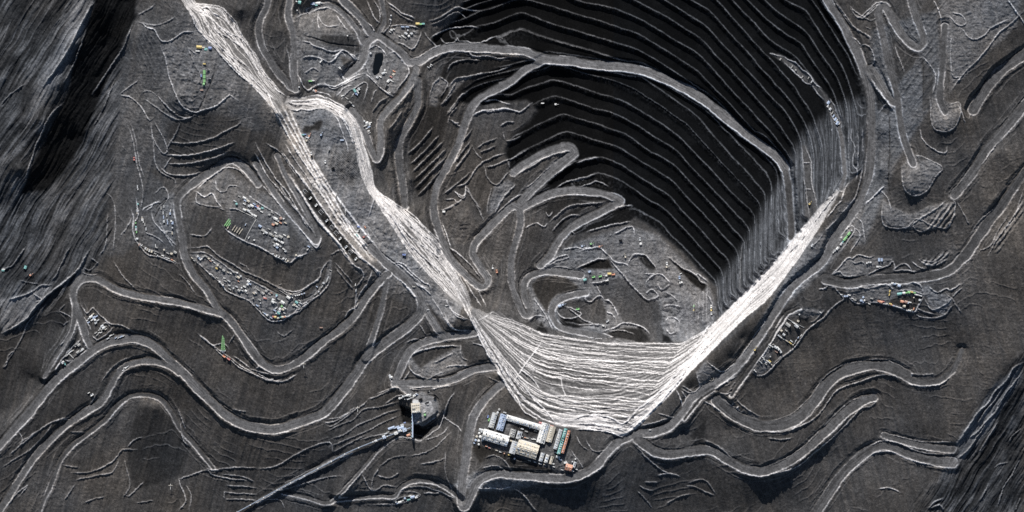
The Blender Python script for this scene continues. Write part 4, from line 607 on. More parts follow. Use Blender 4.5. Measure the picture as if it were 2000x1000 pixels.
paint('m6 571,160 430,280 200,620 60,960 200,1010 571,1010', .036, .1, 6); paint('m6 571,170 420,290 200,620 240,720 400,520 571,260', .13, .05, 6)  # lower right spur: shaded ground, then its lit flank, painted in
paint('S 880,1000 930,960 1000,960 1020,1060 880,1060', .05, .7, 4)

paint('D 465,75 500,125 545,188 585,220 560,265 525,300 505,335 485,235', .038, .3, 3); paint('D 415,300 455,370 490,410 470,450 430,430 412,360', .04, .3, 3); paint('D 595,225 640,280 655,330 640,400 605,440 598,300', .05, .3, 3)
paint('q4 130,-20 320,0 520,280 680,570 860,800 1000,930 890,985 640,710 350,320', .16, .8, 1); paint('q4 0,0 50,0 250,330 490,650 740,970 700,990 460,665 225,360', .16, .8, 1); paint('B 35,385 130,400 215,600 315,770 265,780 150,600', .17, .8, 1)  # fill of the bright strips, brightness of facing the light put in
paint('q4 190,130 240,150 420,430 640,720 790,930 740,960 600,790 430,560 250,320', .02, .6, 1)
# streaks of tipped rock running down the dump slopes
st_a = fbm(*[a / b for a, b in zip(rot(X, Y, -14), (6., 120.))], 21, 4, .7)      # "\" steep
st_b = fbm(*[a / b for a, b in zip(rot(X, Y, 16) , (6., 120.))], 31, 4, .7)       # "/" steep
st_c = fbm(*[a / b for a, b in zip(rot(X, Y, 38), (5., 140.))], 41, 4, .7)      # "/" raking
right = sstep(1000, 1500, X)
up_right = inside(P('S 1690,-60 1850,-60 1840,170 1760,310 1700,520 1660,480 1700,250'), 20)
streak = st_a * right + st_b * (1 - right)
streak = streak * (1 - np.maximum(m_hill, up_right)) + st_c * np.maximum(m_hill, up_right)
LUM *= 1.42 * (1 + .36 * streak + .26 * fbm(X / 60, Y / 60, 51, 4) + .2 * fbm(X / 8, Y / 8, 55, 3))
WARM = np.clip(WARM + .45 * fbm(X / 110, Y / 110, 61, 3) + .3 * streak, 0, 1)

# ------------------------------------------------------------------ relief detail
rx, ry = rot(X, Y, 31)
rid = 1 - np.abs(fbm(rx / 26, ry / 190, 71, 4, .55)) * 2
rid2 = 1 - np.abs(fbm(rx / 9, ry / 70, 75, 3, .55)) * 2
rx2 = rx + 8 * fbm(X / 80, Y / 80, 73, 3)
rid = 1 - np.abs(fbm(rx2 / 30, ry / 330, 71, 4, .55)) * 2
rid2 = 1 - np.abs(fbm(rx2 / 7, ry / 110, 75, 3, .55)) * 2
rid3 = 1 - np.abs(fbm((rx2 + 2 * fbm(X / 15, Y / 15, 87, 2)) / 3.2, ry / 55, 83, 2)) * 2
H += m_hill * (3.2 * rid + 1.9 * rid2 + 1.2 * rid3 - 4 + 2.2 * fbm(X / 22, Y / 22, 79, 4))
H += (1 - m_pit) * (1 - m_hill) * (1.3 * streak + 1.6 * fbm(X / 45, Y / 45, 81, 4))
rough = np.maximum.reduce([inside(P('A 640,200 760,260 790,330 740,430 690,370'), 4), inside(P('q5 1060,560 1200,640 1210,860 1080,900 1060,700'), 5), inside(P('q5 950,480 1150,500 1150,640 960,640'), 5),
                           inside(P('m2 110,130 330,420 430,560 340,600 130,400 60,270'), 5), inside(P('q3 180,230 480,230 560,360 440,410 330,410 200,330'), 4), inside(P('q1 80,200 300,110 330,300 150,340'), 6), inside(P('k6 700,0 1000,0 900,150 700,160'), 5)])
H += rough * 2.6 * (fbm(X / 9, Y / 9, 91, 3)) ; LUM *= 1 + .35 * rough * fbm(X / 5, Y / 5, 93, 2)
humm = inside(P('q3 640,720 760,630 860,640 900,740 1000,900 1090,1060 940,1180 780,1060 640,940'), 3)
H += humm * .8 * np.sin(X * 1.35) * np.sin(Y * 1.35 + .4 * np.sin(X * .2)); LUM *= 1 - .3 * humm * (fbm(X / 4, Y / 4, 95, 2) > .25)

# tipping pads with ribbed skirts on the east dumps
for tr in ('D 630,380 640,490 680,515 720,505 745,460 750,410 700,400', 'D 520,650 525,720 545,755 580,765 620,745 655,690 680,655 620,620 560,600', 'D 450,780 445,840 460,885 540,890 600,900 700,890 730,790 640,800 560,840 490,810'):
    q = P(tr); cxp, cyp = q.mean(0)
    sk = inside(q, 34); th = np.arctan2(X - cxp, Y - cyp + 40)
    H += sk * 4.5 + inside(q, 3) * 1.2 + sk * (1 - inside(q, 2)) * 2.4 * fbm(th * 16, np.hypot(X - cxp, Y - cyp) / 60, 97, 3)
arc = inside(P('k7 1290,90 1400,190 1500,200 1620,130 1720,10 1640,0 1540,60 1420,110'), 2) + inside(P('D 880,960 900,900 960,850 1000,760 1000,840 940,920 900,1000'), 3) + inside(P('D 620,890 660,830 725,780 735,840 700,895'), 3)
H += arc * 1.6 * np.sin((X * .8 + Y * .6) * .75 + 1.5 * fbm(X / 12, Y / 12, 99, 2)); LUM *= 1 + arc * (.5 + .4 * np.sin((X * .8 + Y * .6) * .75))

# benches of the open pit
hb = H
gyy, gxx = np.gradient(box_blur(H, 2), STEP)
grad = np.hypot(gxx, gyy) + .04
zx = np.r_[ZB[0] - BD * np.arange(6, 0, -1), ZB, ZB[-1] + BD * np.arange(1, 12)]; kx = np.arange(len(zx)) - 6.0
ph = np.interp(hb, zx, kx) + .032 * fbm(X / 14, Y / 14, 101, 3) + .022 * fbm(X / 4.5, Y / 4.5, 105, 2); step = np.interp(hb, (zx[1:] + zx[:-1]) / 2, np.diff(zx))
fl = np.floor(ph); fr = ph - fl
face = sstep(.62, 1.0, fr)
Ht = np.interp(fl, kx, zx) + step * face
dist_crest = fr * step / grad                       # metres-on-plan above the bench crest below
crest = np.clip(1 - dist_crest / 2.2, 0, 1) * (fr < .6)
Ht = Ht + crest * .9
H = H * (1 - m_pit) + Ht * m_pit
pitl = .0075 + .004 * fbm(X / 30, Y / 30, 111, 3)  # near-black faces: shade of the wall put into its colour
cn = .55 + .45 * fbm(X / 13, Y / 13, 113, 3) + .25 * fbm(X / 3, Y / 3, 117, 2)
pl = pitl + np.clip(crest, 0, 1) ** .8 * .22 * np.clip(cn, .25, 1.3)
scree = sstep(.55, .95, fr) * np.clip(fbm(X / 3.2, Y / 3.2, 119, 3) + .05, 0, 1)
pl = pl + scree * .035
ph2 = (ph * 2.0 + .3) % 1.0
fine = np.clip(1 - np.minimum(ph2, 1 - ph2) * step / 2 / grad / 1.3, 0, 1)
pe = .07 + (crest * .34 + .16 * fine) * np.clip(cn, .3, 1.2) + .07 * np.clip(fbm(X / 2.2, Y / 16, 121, 3), -.5, 1)  # east faces painted lighter for the light they catch
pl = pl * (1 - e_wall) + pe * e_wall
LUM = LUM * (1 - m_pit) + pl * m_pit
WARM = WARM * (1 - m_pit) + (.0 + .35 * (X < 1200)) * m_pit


def pale(mask, d, warpx, warpy, lo, hi, tint, seed, amp):
    """cut slope facing the light: thin benches, the brightness put into bands of colour"""
    global H, LUM, WARM
    wob = amp * (fbm(X / warpx, Y / warpy, seed, 4, .55) + .5 * fbm(X / (warpx * .3), Y / (warpy * .4), seed + 9, 3))
    p = (H + wob) / d; f = p - np.floor(p)
    hh = d * (np.floor(p) + sstep(.45, 1, f)) - wob
    p2 = (H + 2.1 * wob + 3.1 * fbm(X / (warpx * 1.7), Y / (warpy * 1.3), seed + 21, 3) + .07 * X) / (d * 1.7); f2 = p2 - np.floor(p2)
    wv = .10 + .16 * vnoise(X / 50, Y / 30, seed + 7)
    band = np.clip(1 - np.abs(f - .72) / wv, 0, 1) ** 1.2 * (.35 + .85 * vnoise(X / 30, Y / 11, seed + 3))
    band = np.maximum(band, .9 * np.clip(1 - np.abs(f2 - .5) / .10, 0, 1) * vnoise(X / 26, Y / 14, seed + 5))
    l = lo + (hi - lo) * np.clip(band, 0, 1)
    l = l * (1 + .3 * fbm(X / 2.5, Y / 2.5, seed + 31, 2))
    H = H * (1 - mask) + hh * mask
    LUM = LUM * (1 - mask) + l * mask
    WARM = WARM * (1 - mask) + tint * mask


se = inside(np.vstack([rim('se_inner')[3:], rim('se_outer')]), 8)
pale(m_s, 7.5, 85., 22., .13, .36, .5, 201, 6.5)
LUM = LUM * (1 - m_s * se) + np.clip(LUM * 1.1 + .12, 0, .86) * m_s * se
low = inside(P('m3 640,860 720,860 800,840 1000,850 S 1190,820 1212,830 1225,850 1190,845 1140,838 1090,832'), 4) * m_s
LUM = LUM * (1 - low) + np.clip(LUM + .22, 0, .84) * low
gap = inside(P('m3 520,420 700,440 1000,560 1150,560 1150,680 1000,640 700,640 560,560'), 14) * m_s + .8 * inside(P('m3 360,560 480,640 640,860 560,870 440,760'), 8) * m_s
LUM *= 1 - .45 * np.clip(gap, 0, 1)
pale(m_nw, 5.5, 34., 34., .16, .30, .62, 241, 4.4)
pale(m_w, 6.5, 36., 36., .17, .30, .60, 281, 4.6)

ledge_p = inside(P('p5 20,415 110,428 160,460 270,540 330,588 400,680 470,750 520,850 585,965 525,985 480,885 445,792 390,722 330,662 265,612 200,545 150,502'), 1.5)
ledge_p = np.maximum(ledge_p, inside(P('p6 270,130 300,130 340,255 350,420 385,560 388,660 330,710 290,700 300,480 285,280'), 2))
LUM = LUM * (1 - ledge_p) + ledge_p * (.095 + .05 * fbm(X / 7, Y / 7, 131, 3)); WARM = WARM * (1 - ledge_p) + .4 * ledge_p

# ledges along the slopes facing the light, brightness put into their tone, some dipping across the others
def ledges(a, b, n, seed, wob, drift, tones, widths, matched=False):
    r = np.random.default_rng(seed); N = 70
    qa = resample(a, np.hypot(*np.diff(a, axis=0).T).sum() / N)[0][:N + 1]; qb = resample(b, np.hypot(*np.diff(b, axis=0).T).sum() / N)[0][:N + 1]
    if matched:
        qa, qb = a, b
    m = min(len(qa), len(qb)); qa, qb = qa[:m], qb[:m]; u = np.linspace(0, 1, m)
    for k in range(n):
        v0 = (k + r.random()) / n; dv = drift * r.standard_normal()
        ph1, ph2, f1, f2 = r.random() * 6, r.random() * 6, r.uniform(5, 9), r.uniform(14, 26)
        v = v0 + dv * (u - .5) + wob * (np.sin(u * f1 + ph1) + .6 * np.sin(u * f2 + ph2) + .5 * np.sin(u * 47 + ph1 * 3))
        v = np.clip(v, .01, .99)[:, None]
        i0, i1 = sorted(r.choice(m, 2, replace=False)) if r.random() < .45 else (0, m - 1)
        if i1 - i0 < 12:
            i0, i1 = 0, m - 1
        p = (qa * (1 - v) + qb * v)[i0:i1 + 1]
        RIDGE.append((p, r.uniform(*widths), r.uniform(.5, 1.1), r.uniform(*tones)))


def pieces(tr, cnt):
    """an edge in pieces with a fixed number of stations each, so that its corners face the other edge's corners"""
    out = []
    for t, k in zip(tr, cnt):
        p = P('S ' + t); u = np.linspace(0, 1, k + 1)[1 if out else 0:]; s = resample_u(p)
        out.append(np.c_[np.interp(u, s, p[:, 0]), np.interp(u, s, p[:, 1])])
    return np.vstack(out)


def resample_u(p):
    s = np.r_[0, np.cumsum(np.hypot(*np.diff(p, axis=0).T))]
    return s / s[-1]


CNT = (16, 22, 34)
EA = pieces(('920,598 950,612 1000,625 1062,650', '1062,650 1130,662 1170,665 1250,670 1335,671', '1335,671 1390,640 1425,605 1465,565 1500,527 1535,490 1567,448 1603,403 1635,370'), CNT)
EB = pieces(('920,606 935,650 960,700 985,745 1020,795 1062,824 1092,832', '1092,832 1140,838 1190,846 1217,853', '1217,853 1250,830 1300,780 1350,725 1400,675 1450,625 1500,585 1562,502 1602,442 1640,374'), CNT)
ledges(EA, EB, 40, 5, .012, .06, (.28, .66), (1.0, 2.1), True)
ledges(rim('nw_inner'), rim('nw_outer'), 26, 6, .03, .5, (.40, .68), (.9, 1.7))
ledges(rim('w_upper'), rim('w_lower'), 26, 8, .03, .45, (.40, .68), (.9, 1.7))
wp = rim('w_lower')
ledges(rim('w_upper')[-60:], wp[-60:], 14, 9, .03, .5, (.40, .70), (.9, 1.8))

# ------------------------------------------------------------------ windrows and crests
RT = np.zeros(X.shape)                                 # tone of the windrow, weighted by cover
RC = np.zeros(X.shape); RK = np.zeros(X.shape)
tv = .42 + .85 * vnoise(X / 11, Y / 11, 301) + .5 * (vnoise(X / 2.4, Y / 2.4, 303) - .5)
RH = np.zeros(X.shape); RD = np.zeros(X.shape)
for tr, wd, ht, tone in RIDGE:
    if isinstance(tr, str) and tone >= .55 and wd >= 3:
        wd *= 1.15 if tr[:2] in ('q4', 'B ', 'F ') else .7
    p = smooth(P(tr), 4) if isinstance(tr, str) else tr
    r = dist_line(p, wd + 12)
    if r is None:
        continue
    w, d, f, s, so_ = r
    ends = sstep(0, .14, f) * sstep(0, .14, 1 - f) * .85 + .15
    k = np.clip(1 - d / (wd * .42 + .55), 0, 1)
    dip = -.22 * ht * np.clip(so_, 0, 1) * np.exp(-((d - wd * .5 - 2.8) / 2.6) ** 2) * (ht > 0) * ends
    RD[w] = np.minimum(RD[w], dip)
    k = k * k * (3 - 2 * k)
    RH[w] = np.where(np.abs(k * ht) > np.abs(RH[w]), k * ht * ends, RH[w])
    c = np.clip(k * 1.25, 0, 1) * ends
    m = c > RC[w]
    tone = min(.88, tone * (2.0 if tone < .5 else 1.2)) if tone > .1 else tone
    RC[w] = np.where(m, c, RC[w]); RT[w] = np.where(m, tone, RT[w]); RK[w] = np.where(m, not isinstance(tr, str), RK[w])

# ------------------------------------------------------------------ haul roads
RW = np.zeros(X.shape); RZ = np.zeros(X.shape); RN = np.zeros(X.shape)
RS = np.full(X.shape, 99.); RID = np.full(X.shape, -1); RTON = np.zeros(X.shape); RLAT = np.zeros(X.shape); REDGE = np.zeros(X.shape); RFR = np.zeros(X.shape)
for i, (p, wd, zs, edge, tone) in enumerate(RO):
    r = dist_line(p, wd / 2 + 13)
    if r is None:
        continue
    w, d, f, s, so_ = r
    z = VZ * np.interp(f, [a for a, _ in zs], [deep(b) for _, b in zs])
    sd = d - wd / 2 * (1 + .30 * fbm(X[w] / 38, Y[w] / 38, 351, 3))
    k = 1 - sstep(1.5, 11, sd)
    RW[w] = np.maximum(RW[w], k); RN[w] += k ** 3; RZ[w] += k ** 3 * z
    m = sd < RS[w]
    for arr, val in ((RS, sd), (RID, i), (RTON, tone), (RLAT, d * s / wd), (REDGE, edge), (RFR, f)):
        arr[w] = np.where(m, val, arr[w])
zr = RZ / np.maximum(RN, 1e-6)
RW *= 1 - m_s; RS = RS + 30 * m_s
H = H * (1 - RW) + zr * RW
on = 1 - sstep(-1.3, 1.0, RS)
track = .5 + .5 * np.cos(RLAT * 2 * np.pi * 3.5)
rl = 1.5 * RTON * (.74 + .38 * track * vnoise(X / 25, Y / 25, 353) + .35 * fbm(X / 6, Y / 6, 321, 3) + .28 * fbm(RLAT * 9, (X + Y) / 60, 325, 3))
LUM = LUM * (1 - on) + rl * on
WARM = WARM * (1 - on) + .42 * on
H += (1 - on) * (RH + RD * (1 - np.clip(np.abs(RH), 0, 1)))
cov = np.clip(RC * np.where(RK > 0, .70 + .5 * vnoise(X / 24, Y / 24, 305), tv), 0, 1) * (1 - .85 * on)
LUM = np.where(RT > .06, LUM * (1 - cov) + np.maximum(RT, LUM) * cov, LUM * (1 - cov) + RT * cov)
WARM = WARM * (1 - cov * .6) + np.where(RK > 0, .62, .45) * cov * .6
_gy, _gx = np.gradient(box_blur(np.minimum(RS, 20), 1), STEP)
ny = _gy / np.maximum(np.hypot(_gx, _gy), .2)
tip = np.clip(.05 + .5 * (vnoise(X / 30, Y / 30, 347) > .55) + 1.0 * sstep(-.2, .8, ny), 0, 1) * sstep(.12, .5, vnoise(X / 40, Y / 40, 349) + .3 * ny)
shade_drain = np.exp(-((RS - 2.2) / 1.6) ** 2) * sstep(.05, .8, -ny) * vnoise(X / 22, Y / 22, 345)
H -= shade_drain * 2.6 * (1 - m_s)
LUM = LUM * (1 - .8 * shade_drain) + .022 * .8 * shade_drain  # dark along the toe of the cut, its shadow put into the colour
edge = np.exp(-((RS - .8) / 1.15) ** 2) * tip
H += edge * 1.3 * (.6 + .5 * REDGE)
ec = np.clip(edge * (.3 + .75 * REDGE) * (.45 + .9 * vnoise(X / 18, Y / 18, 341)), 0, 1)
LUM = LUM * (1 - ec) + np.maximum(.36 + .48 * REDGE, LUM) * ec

# heaps, ruts and spoil on the worked ground
work = np.clip((LUM - .062) / .05, 0, 1) * (1 - on) * (1 - m_pit) * (1 - np.maximum.reduce([m_s, m_nw, m_w])) * (1 - m_hill)
work = box_blur(work, 2)
rub = 1 - np.abs(fbm(X / 11 + 2 * fbm(X / 20, Y / 20, 401, 2), Y / 8, 403, 4, .6)) * 2.4
rub = np.clip(rub, -.2, 1) ** 1
H += work * (1.0 * rub + .5 * fbm(X / 3.5, Y / 3.5, 407, 2))
LUM *= 1 + work * (.42 * (np.clip(rub, 0, 1) ** 6) + .02 + .35 * fbm(X / 5, Y / 5, 409, 3))
# pond basin and the deep cut round the crusher pad
POND = P('q1 860,530 930,520 932,600 900,700 850,742 832,700 850,600')
mp = inside(POND, 2.5); PZ = float(np.median(H[mp > .8])); H = H * (1 - mp) + (PZ - 3) * mp
cut = np.maximum(inside(P('k4 300,370 452,432 462,640 340,625'), 1.5), inside(P('k4 478,640 560,650 640,610 790,500 820,440 800,600 700,730 590,850 470,850'), 1.5))
pad = inside(P('k4 462,330 580,190 740,180 800,300 810,400 770,500 640,580 555,618 480,612'), 2)
H = H * (1 - pad) + pad * (-40 * VZ); LUM *= 1 + .45 * pad
H -= cut * 11

# faint older tracks and windrows beside the roads, and the lifts in which spoil was tipped
free = (1 - on) * (1 - m_pit) * (1 - np.maximum.reduce([m_s, m_nw, m_w])) * (1 - m_hill)
for off, sd_ in ((4.6, 501), (8.2, 511), (12.5, 521)):
    ln = np.exp(-((RS - off - 2.2 * fbm(X / 35, Y / 35, sd_, 2)) / .95) ** 2) * sstep(.48, .7, vnoise(X / 34, Y / 34, sd_ + 3)) * free
    H += .9 * ln; LUM = LUM * (1 - .8 * ln) + .8 * ln * np.maximum(LUM, .15)
Hs = box_blur(H, 3) + 2.2 * fbm(X / 40, Y / 40, 531, 3)
g_y, g_x = np.gradient(Hs, STEP); gr = np.hypot(g_x, g_y) + .05
lift = (Hs / 5.0) % 1.0
ld = np.minimum(lift, 1 - lift) * 5.0 / gr
ln = np.clip(1 - ld / 1.5, 0, 1) * sstep(.56, .74, vnoise(X / 48, Y / 48, 541)) * free * sstep(.08, .2, gr)
H += 1.0 * ln; LUM = LUM * (1 - .7 * ln) + .7 * ln * np.maximum(LUM, .13)
# bare ribs of rock on the natural slopes
rib = np.clip(rid2 - .42, 0, .5) * 2 * m_hill * vnoise(X / 30, Y / 30, 551)
LUM = LUM * (1 - .45 * m_hill) + .13 * rib * np.clip((LUM - .028) / .03, 0, 1)

# coarse gravel everywhere: small stones are both lumps and lighter or darker pieces
jit = rng.standard_normal(X.shape)
jit2 = box_blur(rng.standard_normal(X.shape), 1) * 3
calm = (1 - .5 * on) * (1 - .6 * m_pit) * (1 - .85 * np.maximum.reduce([m_s, m_nw, m_w]))
H += (.085 * jit + .07 * jit2) * calm
LUM *= np.exp((.19 * rng.standard_normal(X.shape) + .10 * jit2) * (.4 + .6 * calm))
LUM = np.clip(LUM, .006, .88)

col_w = np.array([1.10, 1.0, .91]); col_c = np.array([.94, 1.0, 1.10])
RGB = LUM[..., None] * (col_w * WARM[..., None] + col_c * (1 - WARM[..., None]))
RGB = np.clip(RGB, 0, .9)


def ground_z(px, py):
    i = int(np.clip((px - X0) / STEP, 0, NX - 2)); j = int(np.clip((py - Y0) / STEP, 0, NY - 2))
    return float(np.median(H[max(0, j - 1):j + 3, max(0, i - 1):i + 3])) * S


def W(px, py):
    return ((px - 1000) * S, (500 - py) * S)
# ------------------------------------------------------------------ materials


def mat(name, colour, rough=.9, metal=0.0, var=.25, scale=.4, spec=.3):
    m = bpy.data.materials.new(name); m.use_nodes = True
    nt = m.node_tree; b = nt.nodes['Principled BSDF']
    tc = nt.nodes.new('ShaderNodeTexCoord'); nz = nt.nodes.new('ShaderNodeTexNoise')
    nz.inputs['Scale'].default_value = scale; nz.inputs['Detail'].default_value = 5
    rp = nt.nodes.new('ShaderNodeMapRange'); rp.inputs['To Min'].default_value = 1 - var; rp.inputs['To Max'].default_value = 1 + var
    mx = nt.nodes.new('ShaderNodeVectorMath'); mx.operation = 'SCALE'
    mx.inputs[0].default_value = colour
    nt.links.new(tc.outputs['Object'], nz.inputs['Vector']); nt.links.new(nz.outputs['Fac'], rp.inputs['Value'])
    nt.links.new(rp.outputs['Result'], mx.inputs['Scale']); nt.links.new(mx.outputs['Vector'], b.inputs['Base Color'])
    b.inputs['Roughness'].default_value = rough; b.inputs['Metallic'].default_value = metal
    b.inputs['Specular IOR Level'].default_value = spec
    return m


def rock_material():
    m = bpy.data.materials.new('blasted_rock'); m.use_nodes = True
    nt = m.node_tree; b = nt.nodes['Principled BSDF']
    at = nt.nodes.new('ShaderNodeAttribute'); at.attribute_name = 'rock_colour'
    tc = nt.nodes.new('ShaderNodeTexCoord')
    nz = nt.nodes.new('ShaderNodeTexNoise'); nz.inputs['Scale'].default_value = .28; nz.inputs['Detail'].default_value = 4; nz.inputs['Roughness'].default_value = .7
    rp = nt.nodes.new('ShaderNodeMapRange'); rp.inputs['From Min'].default_value = .25; rp.inputs['From Max'].default_value = .75
    rp.inputs['To Min'].default_value = .66; rp.inputs['To Max'].default_value = 1.34
    mx = nt.nodes.new('ShaderNodeVectorMath'); mx.operation = 'SCALE'
    bp = nt.nodes.new('ShaderNodeBump'); bp.inputs['Strength'].default_value = .5; bp.inputs['Distance'].default_value = 1.2
    L = nt.links.new
    L(tc.outputs['Object'], nz.inputs['Vector']); L(nz.outputs['Fac'], rp.inputs['Value']); L(at.outputs['Color'], mx.inputs[0])
    L(rp.outputs['Result'], mx.inputs['Scale']); L(mx.outputs['Vector'], b.inputs['Base Color'])
    L(nz.outputs['Fac'], bp.inputs['Height']); L(bp.outputs['Normal'], b.inputs['Normal'])
    b.inputs['Roughness'].default_value = .95; b.inputs['Specular IOR Level'].default_value = 0.0
    return m


ROCK = rock_material()

# ------------------------------------------------------------------ the terrain, split by what it is
face_cls = np.zeros((NY - 1, NX - 1), np.int32)


def fm(a):
    return (a[:-1, :-1] + a[1:, :-1] + a[:-1, 1:] + a[1:, 1:]) / 4


face_cls[fm(m_hill) > .5] = 1
face_cls[fm(m_pit) > .5] = 2
face_cls[fm(np.maximum.reduce([m_s, m_nw, m_w])) > .5] = 3
rid_f = RID[:-1, :-1]
onroad = fm(RS) < 0.2
face_cls[onroad] = 10 + rid_f[onroad]
co = np.stack([(X - 1000) * S, (500 - Y) * S, H * S], -1).reshape(-1, 3).astype(np.float32)
rgba = np.concatenate([RGB, np.ones(X.shape + (1,))], -1).reshape(-1, 4).astype(np.float32)
idx = np.arange(NX * NY).reshape(NY, NX)
quads = np.stack([idx[:-1, :-1], idx[1:, :-1], idx[1:, 1:], idx[:-1, 1:]], -1)


def grid_object(name, q, extra_co=None, extra_rgba=None):
    q = q.reshape(-1, 4)
    src_co = co if extra_co is None else extra_co; src_c = rgba if extra_rgba is None else extra_rgba
    used, inv = np.unique(q, return_inverse=True)
    me = bpy.data.meshes.new(name)
    me.vertices.add(len(used)); me.vertices.foreach_set('co', src_co[used].ravel())
    me.loops.add(q.size); me.loops.foreach_set('vertex_index', inv.ravel().astype(np.int32))
    me.polygons.add(len(q)); me.polygons.foreach_set('loop_start', np.arange(0, q.size, 4, dtype=np.int32))
    me.polygons.foreach_set('use_smooth', np.ones(len(q), bool))
    me.update(calc_edges=True)
    a = me.attributes.new('rock_colour', 'FLOAT_COLOR', 'POINT'); a.data.foreach_set('color', src_c[used].ravel())
    me.materials.append(ROCK)
    o = bpy.data.objects.new(name, me); col.objects.link(o); o['kind'] = 'structure'
    return o


# the plain beyond the survey is welded to its edge, so that the ground stays one sheet
ring = np.concatenate([idx[0, :], idx[1:, -1], idx[-1, -2::-1], idx[-2:0:-1, 0]])
nr = len(ring); base = len(co)
rings_co = []; rings_c = []
dirv = co[ring][:, :2] / np.array([[1000 * S, 500 * S]])
for k, sc_ in enumerate((1.5, 3.0, 9.0)):
    e = co[ring].copy(); e[:, :2] *= sc_; e[:, 2] = e[:, 2] * (.6, .3, 0)[k] - 60 * (k + 1)
    rings_co.append(e); c_ = rgba[ring].copy(); c_[:, :3] = .05; rings_c.append(c_)
co2 = np.concatenate([co] + rings_co); rgba2 = np.concatenate([rgba] + rings_c)
strips = []; prev = ring
for k in range(3):
    cur = np.arange(base + k * nr, base + (k + 1) * nr)
    strips.append(np.stack([prev, np.roll(prev, -1), np.roll(cur, -1), cur], -1)); prev = cur
grid_object('ground', np.concatenate([quads[face_cls == 0]] + strips), co2, rgba2)
for cls, nm in ((1, 'hillside'), (2, 'open_pit'), (3, 'rock_slope')):
    grid_object(nm, quads[face_cls == cls])
for i in range(len(RO)):
    q = quads[face_cls == 10 + i]
    if len(q) > 20:
        grid_object('haul_road' if RO[i][1] > 9 else 'track', q)

# ------------------------------------------------------------------ light, sky, camera
SUN_EL, SUN_AZ = math.radians(33), math.radians(-8)      # azimuth clockwise from north
sun = bpy.data.lights.new('sun', 'SUN'); sun.energy = 4.6; sun.angle = math.radians(.5); sun.color = (1, .965, .92)
so = bpy.data.objects.new('sun', sun); col.objects.link(so); so.location = (0, 8000, 6000)
d = Vector((math.sin(SUN_AZ) * math.cos(SUN_EL), math.cos(SUN_AZ) * math.cos(SUN_EL), math.sin(SUN_EL)))
so.rotation_euler = d.to_track_quat('Z', 'Y').to_euler()
w = bpy.data.worlds.new('World'); scene.world = w; w.use_nodes = True
nt = w.node_tree; sky = nt.nodes.new('ShaderNodeTexSky'); sky.sky_type = 'NISHITA'; sky.sun_disc = False
sky.sun_elevation = SUN_EL; sky.sun_rotation = SUN_AZ
nt.links.new(sky.outputs['Color'], nt.nodes['Background'].inputs['Color']); nt.nodes['Background'].inputs['Strength'].default_value = .055
cam = bpy.data.cameras.new('camera'); cam.sensor_width = 36; cam.lens = 36 * 40000 / (2000 * S)
cam.clip_start = 1000; cam.clip_end = 80000
cobj = bpy.data.objects.new('camera', cam); col.objects.link(cobj); cobj.location = (0, 0, 40000)
scene.camera = cobj
vs = scene.view_settings; vs.view_transform = 'Standard'; vs.look = 'None'; vs.exposure = .08; vs.gamma = 1; vs.use_curve_mapping = False
scene.cycles.max_bounces = 4
scene.cycles.use_denoising = False
# ================================================================== things
PAL = {'white': (.86, .86, .84), 'silver': (.62, .65, .68), 'grey': (.34, .34, .33), 'cream': (.70, .62, .48), 'orange': (.75, .26, .09), 'red': (.60, .07, .04),
       'blue': (.10, .22, .62), 'teal': (.08, .50, .48), 'green': (.16, .62, .12), 'yellow': (.80, .58, .07), 'black': (.015, .015, .017), 'rust': (.34, .14, .07), 'pale blue': (.42, .56, .80)}
VIVID = 0.68
for _k, _v in list(PAL.items()):      # muted towards pale, bright glints put into the paint
    if _k not in ('black', 'white'):
        PAL[_k] = tuple(VIVID * a + (1 - VIVID) * b for a, b in zip(_v, (.74, .73, .70)))
MATS = {}


def M(c):
    if c not in MATS:
        MATS[c] = mat('painted_' + c.replace(' ', '_'), PAL[c], .55, 0, .16, .35, .35)
    return MATS[c]


WALLM = mat('corrugated_wall', (.30, .30, .29), .7, 0, .3, .3)
CONC = mat('concrete', (.36, .35, .33), .9, 0, .3, .2)
GLASS = mat('window_glass', (.03, .04, .05), .15, 0, .1, .2, .5)
RUBB = mat('tyre_rubber', (.02, .02, .02), .9)
STEEL = mat('dark_steel', (.06, .06, .065), .6, 0, .2)
WATER = mat('pond_water', (.006, .008, .010), .08, 0, .2, .02, .5)


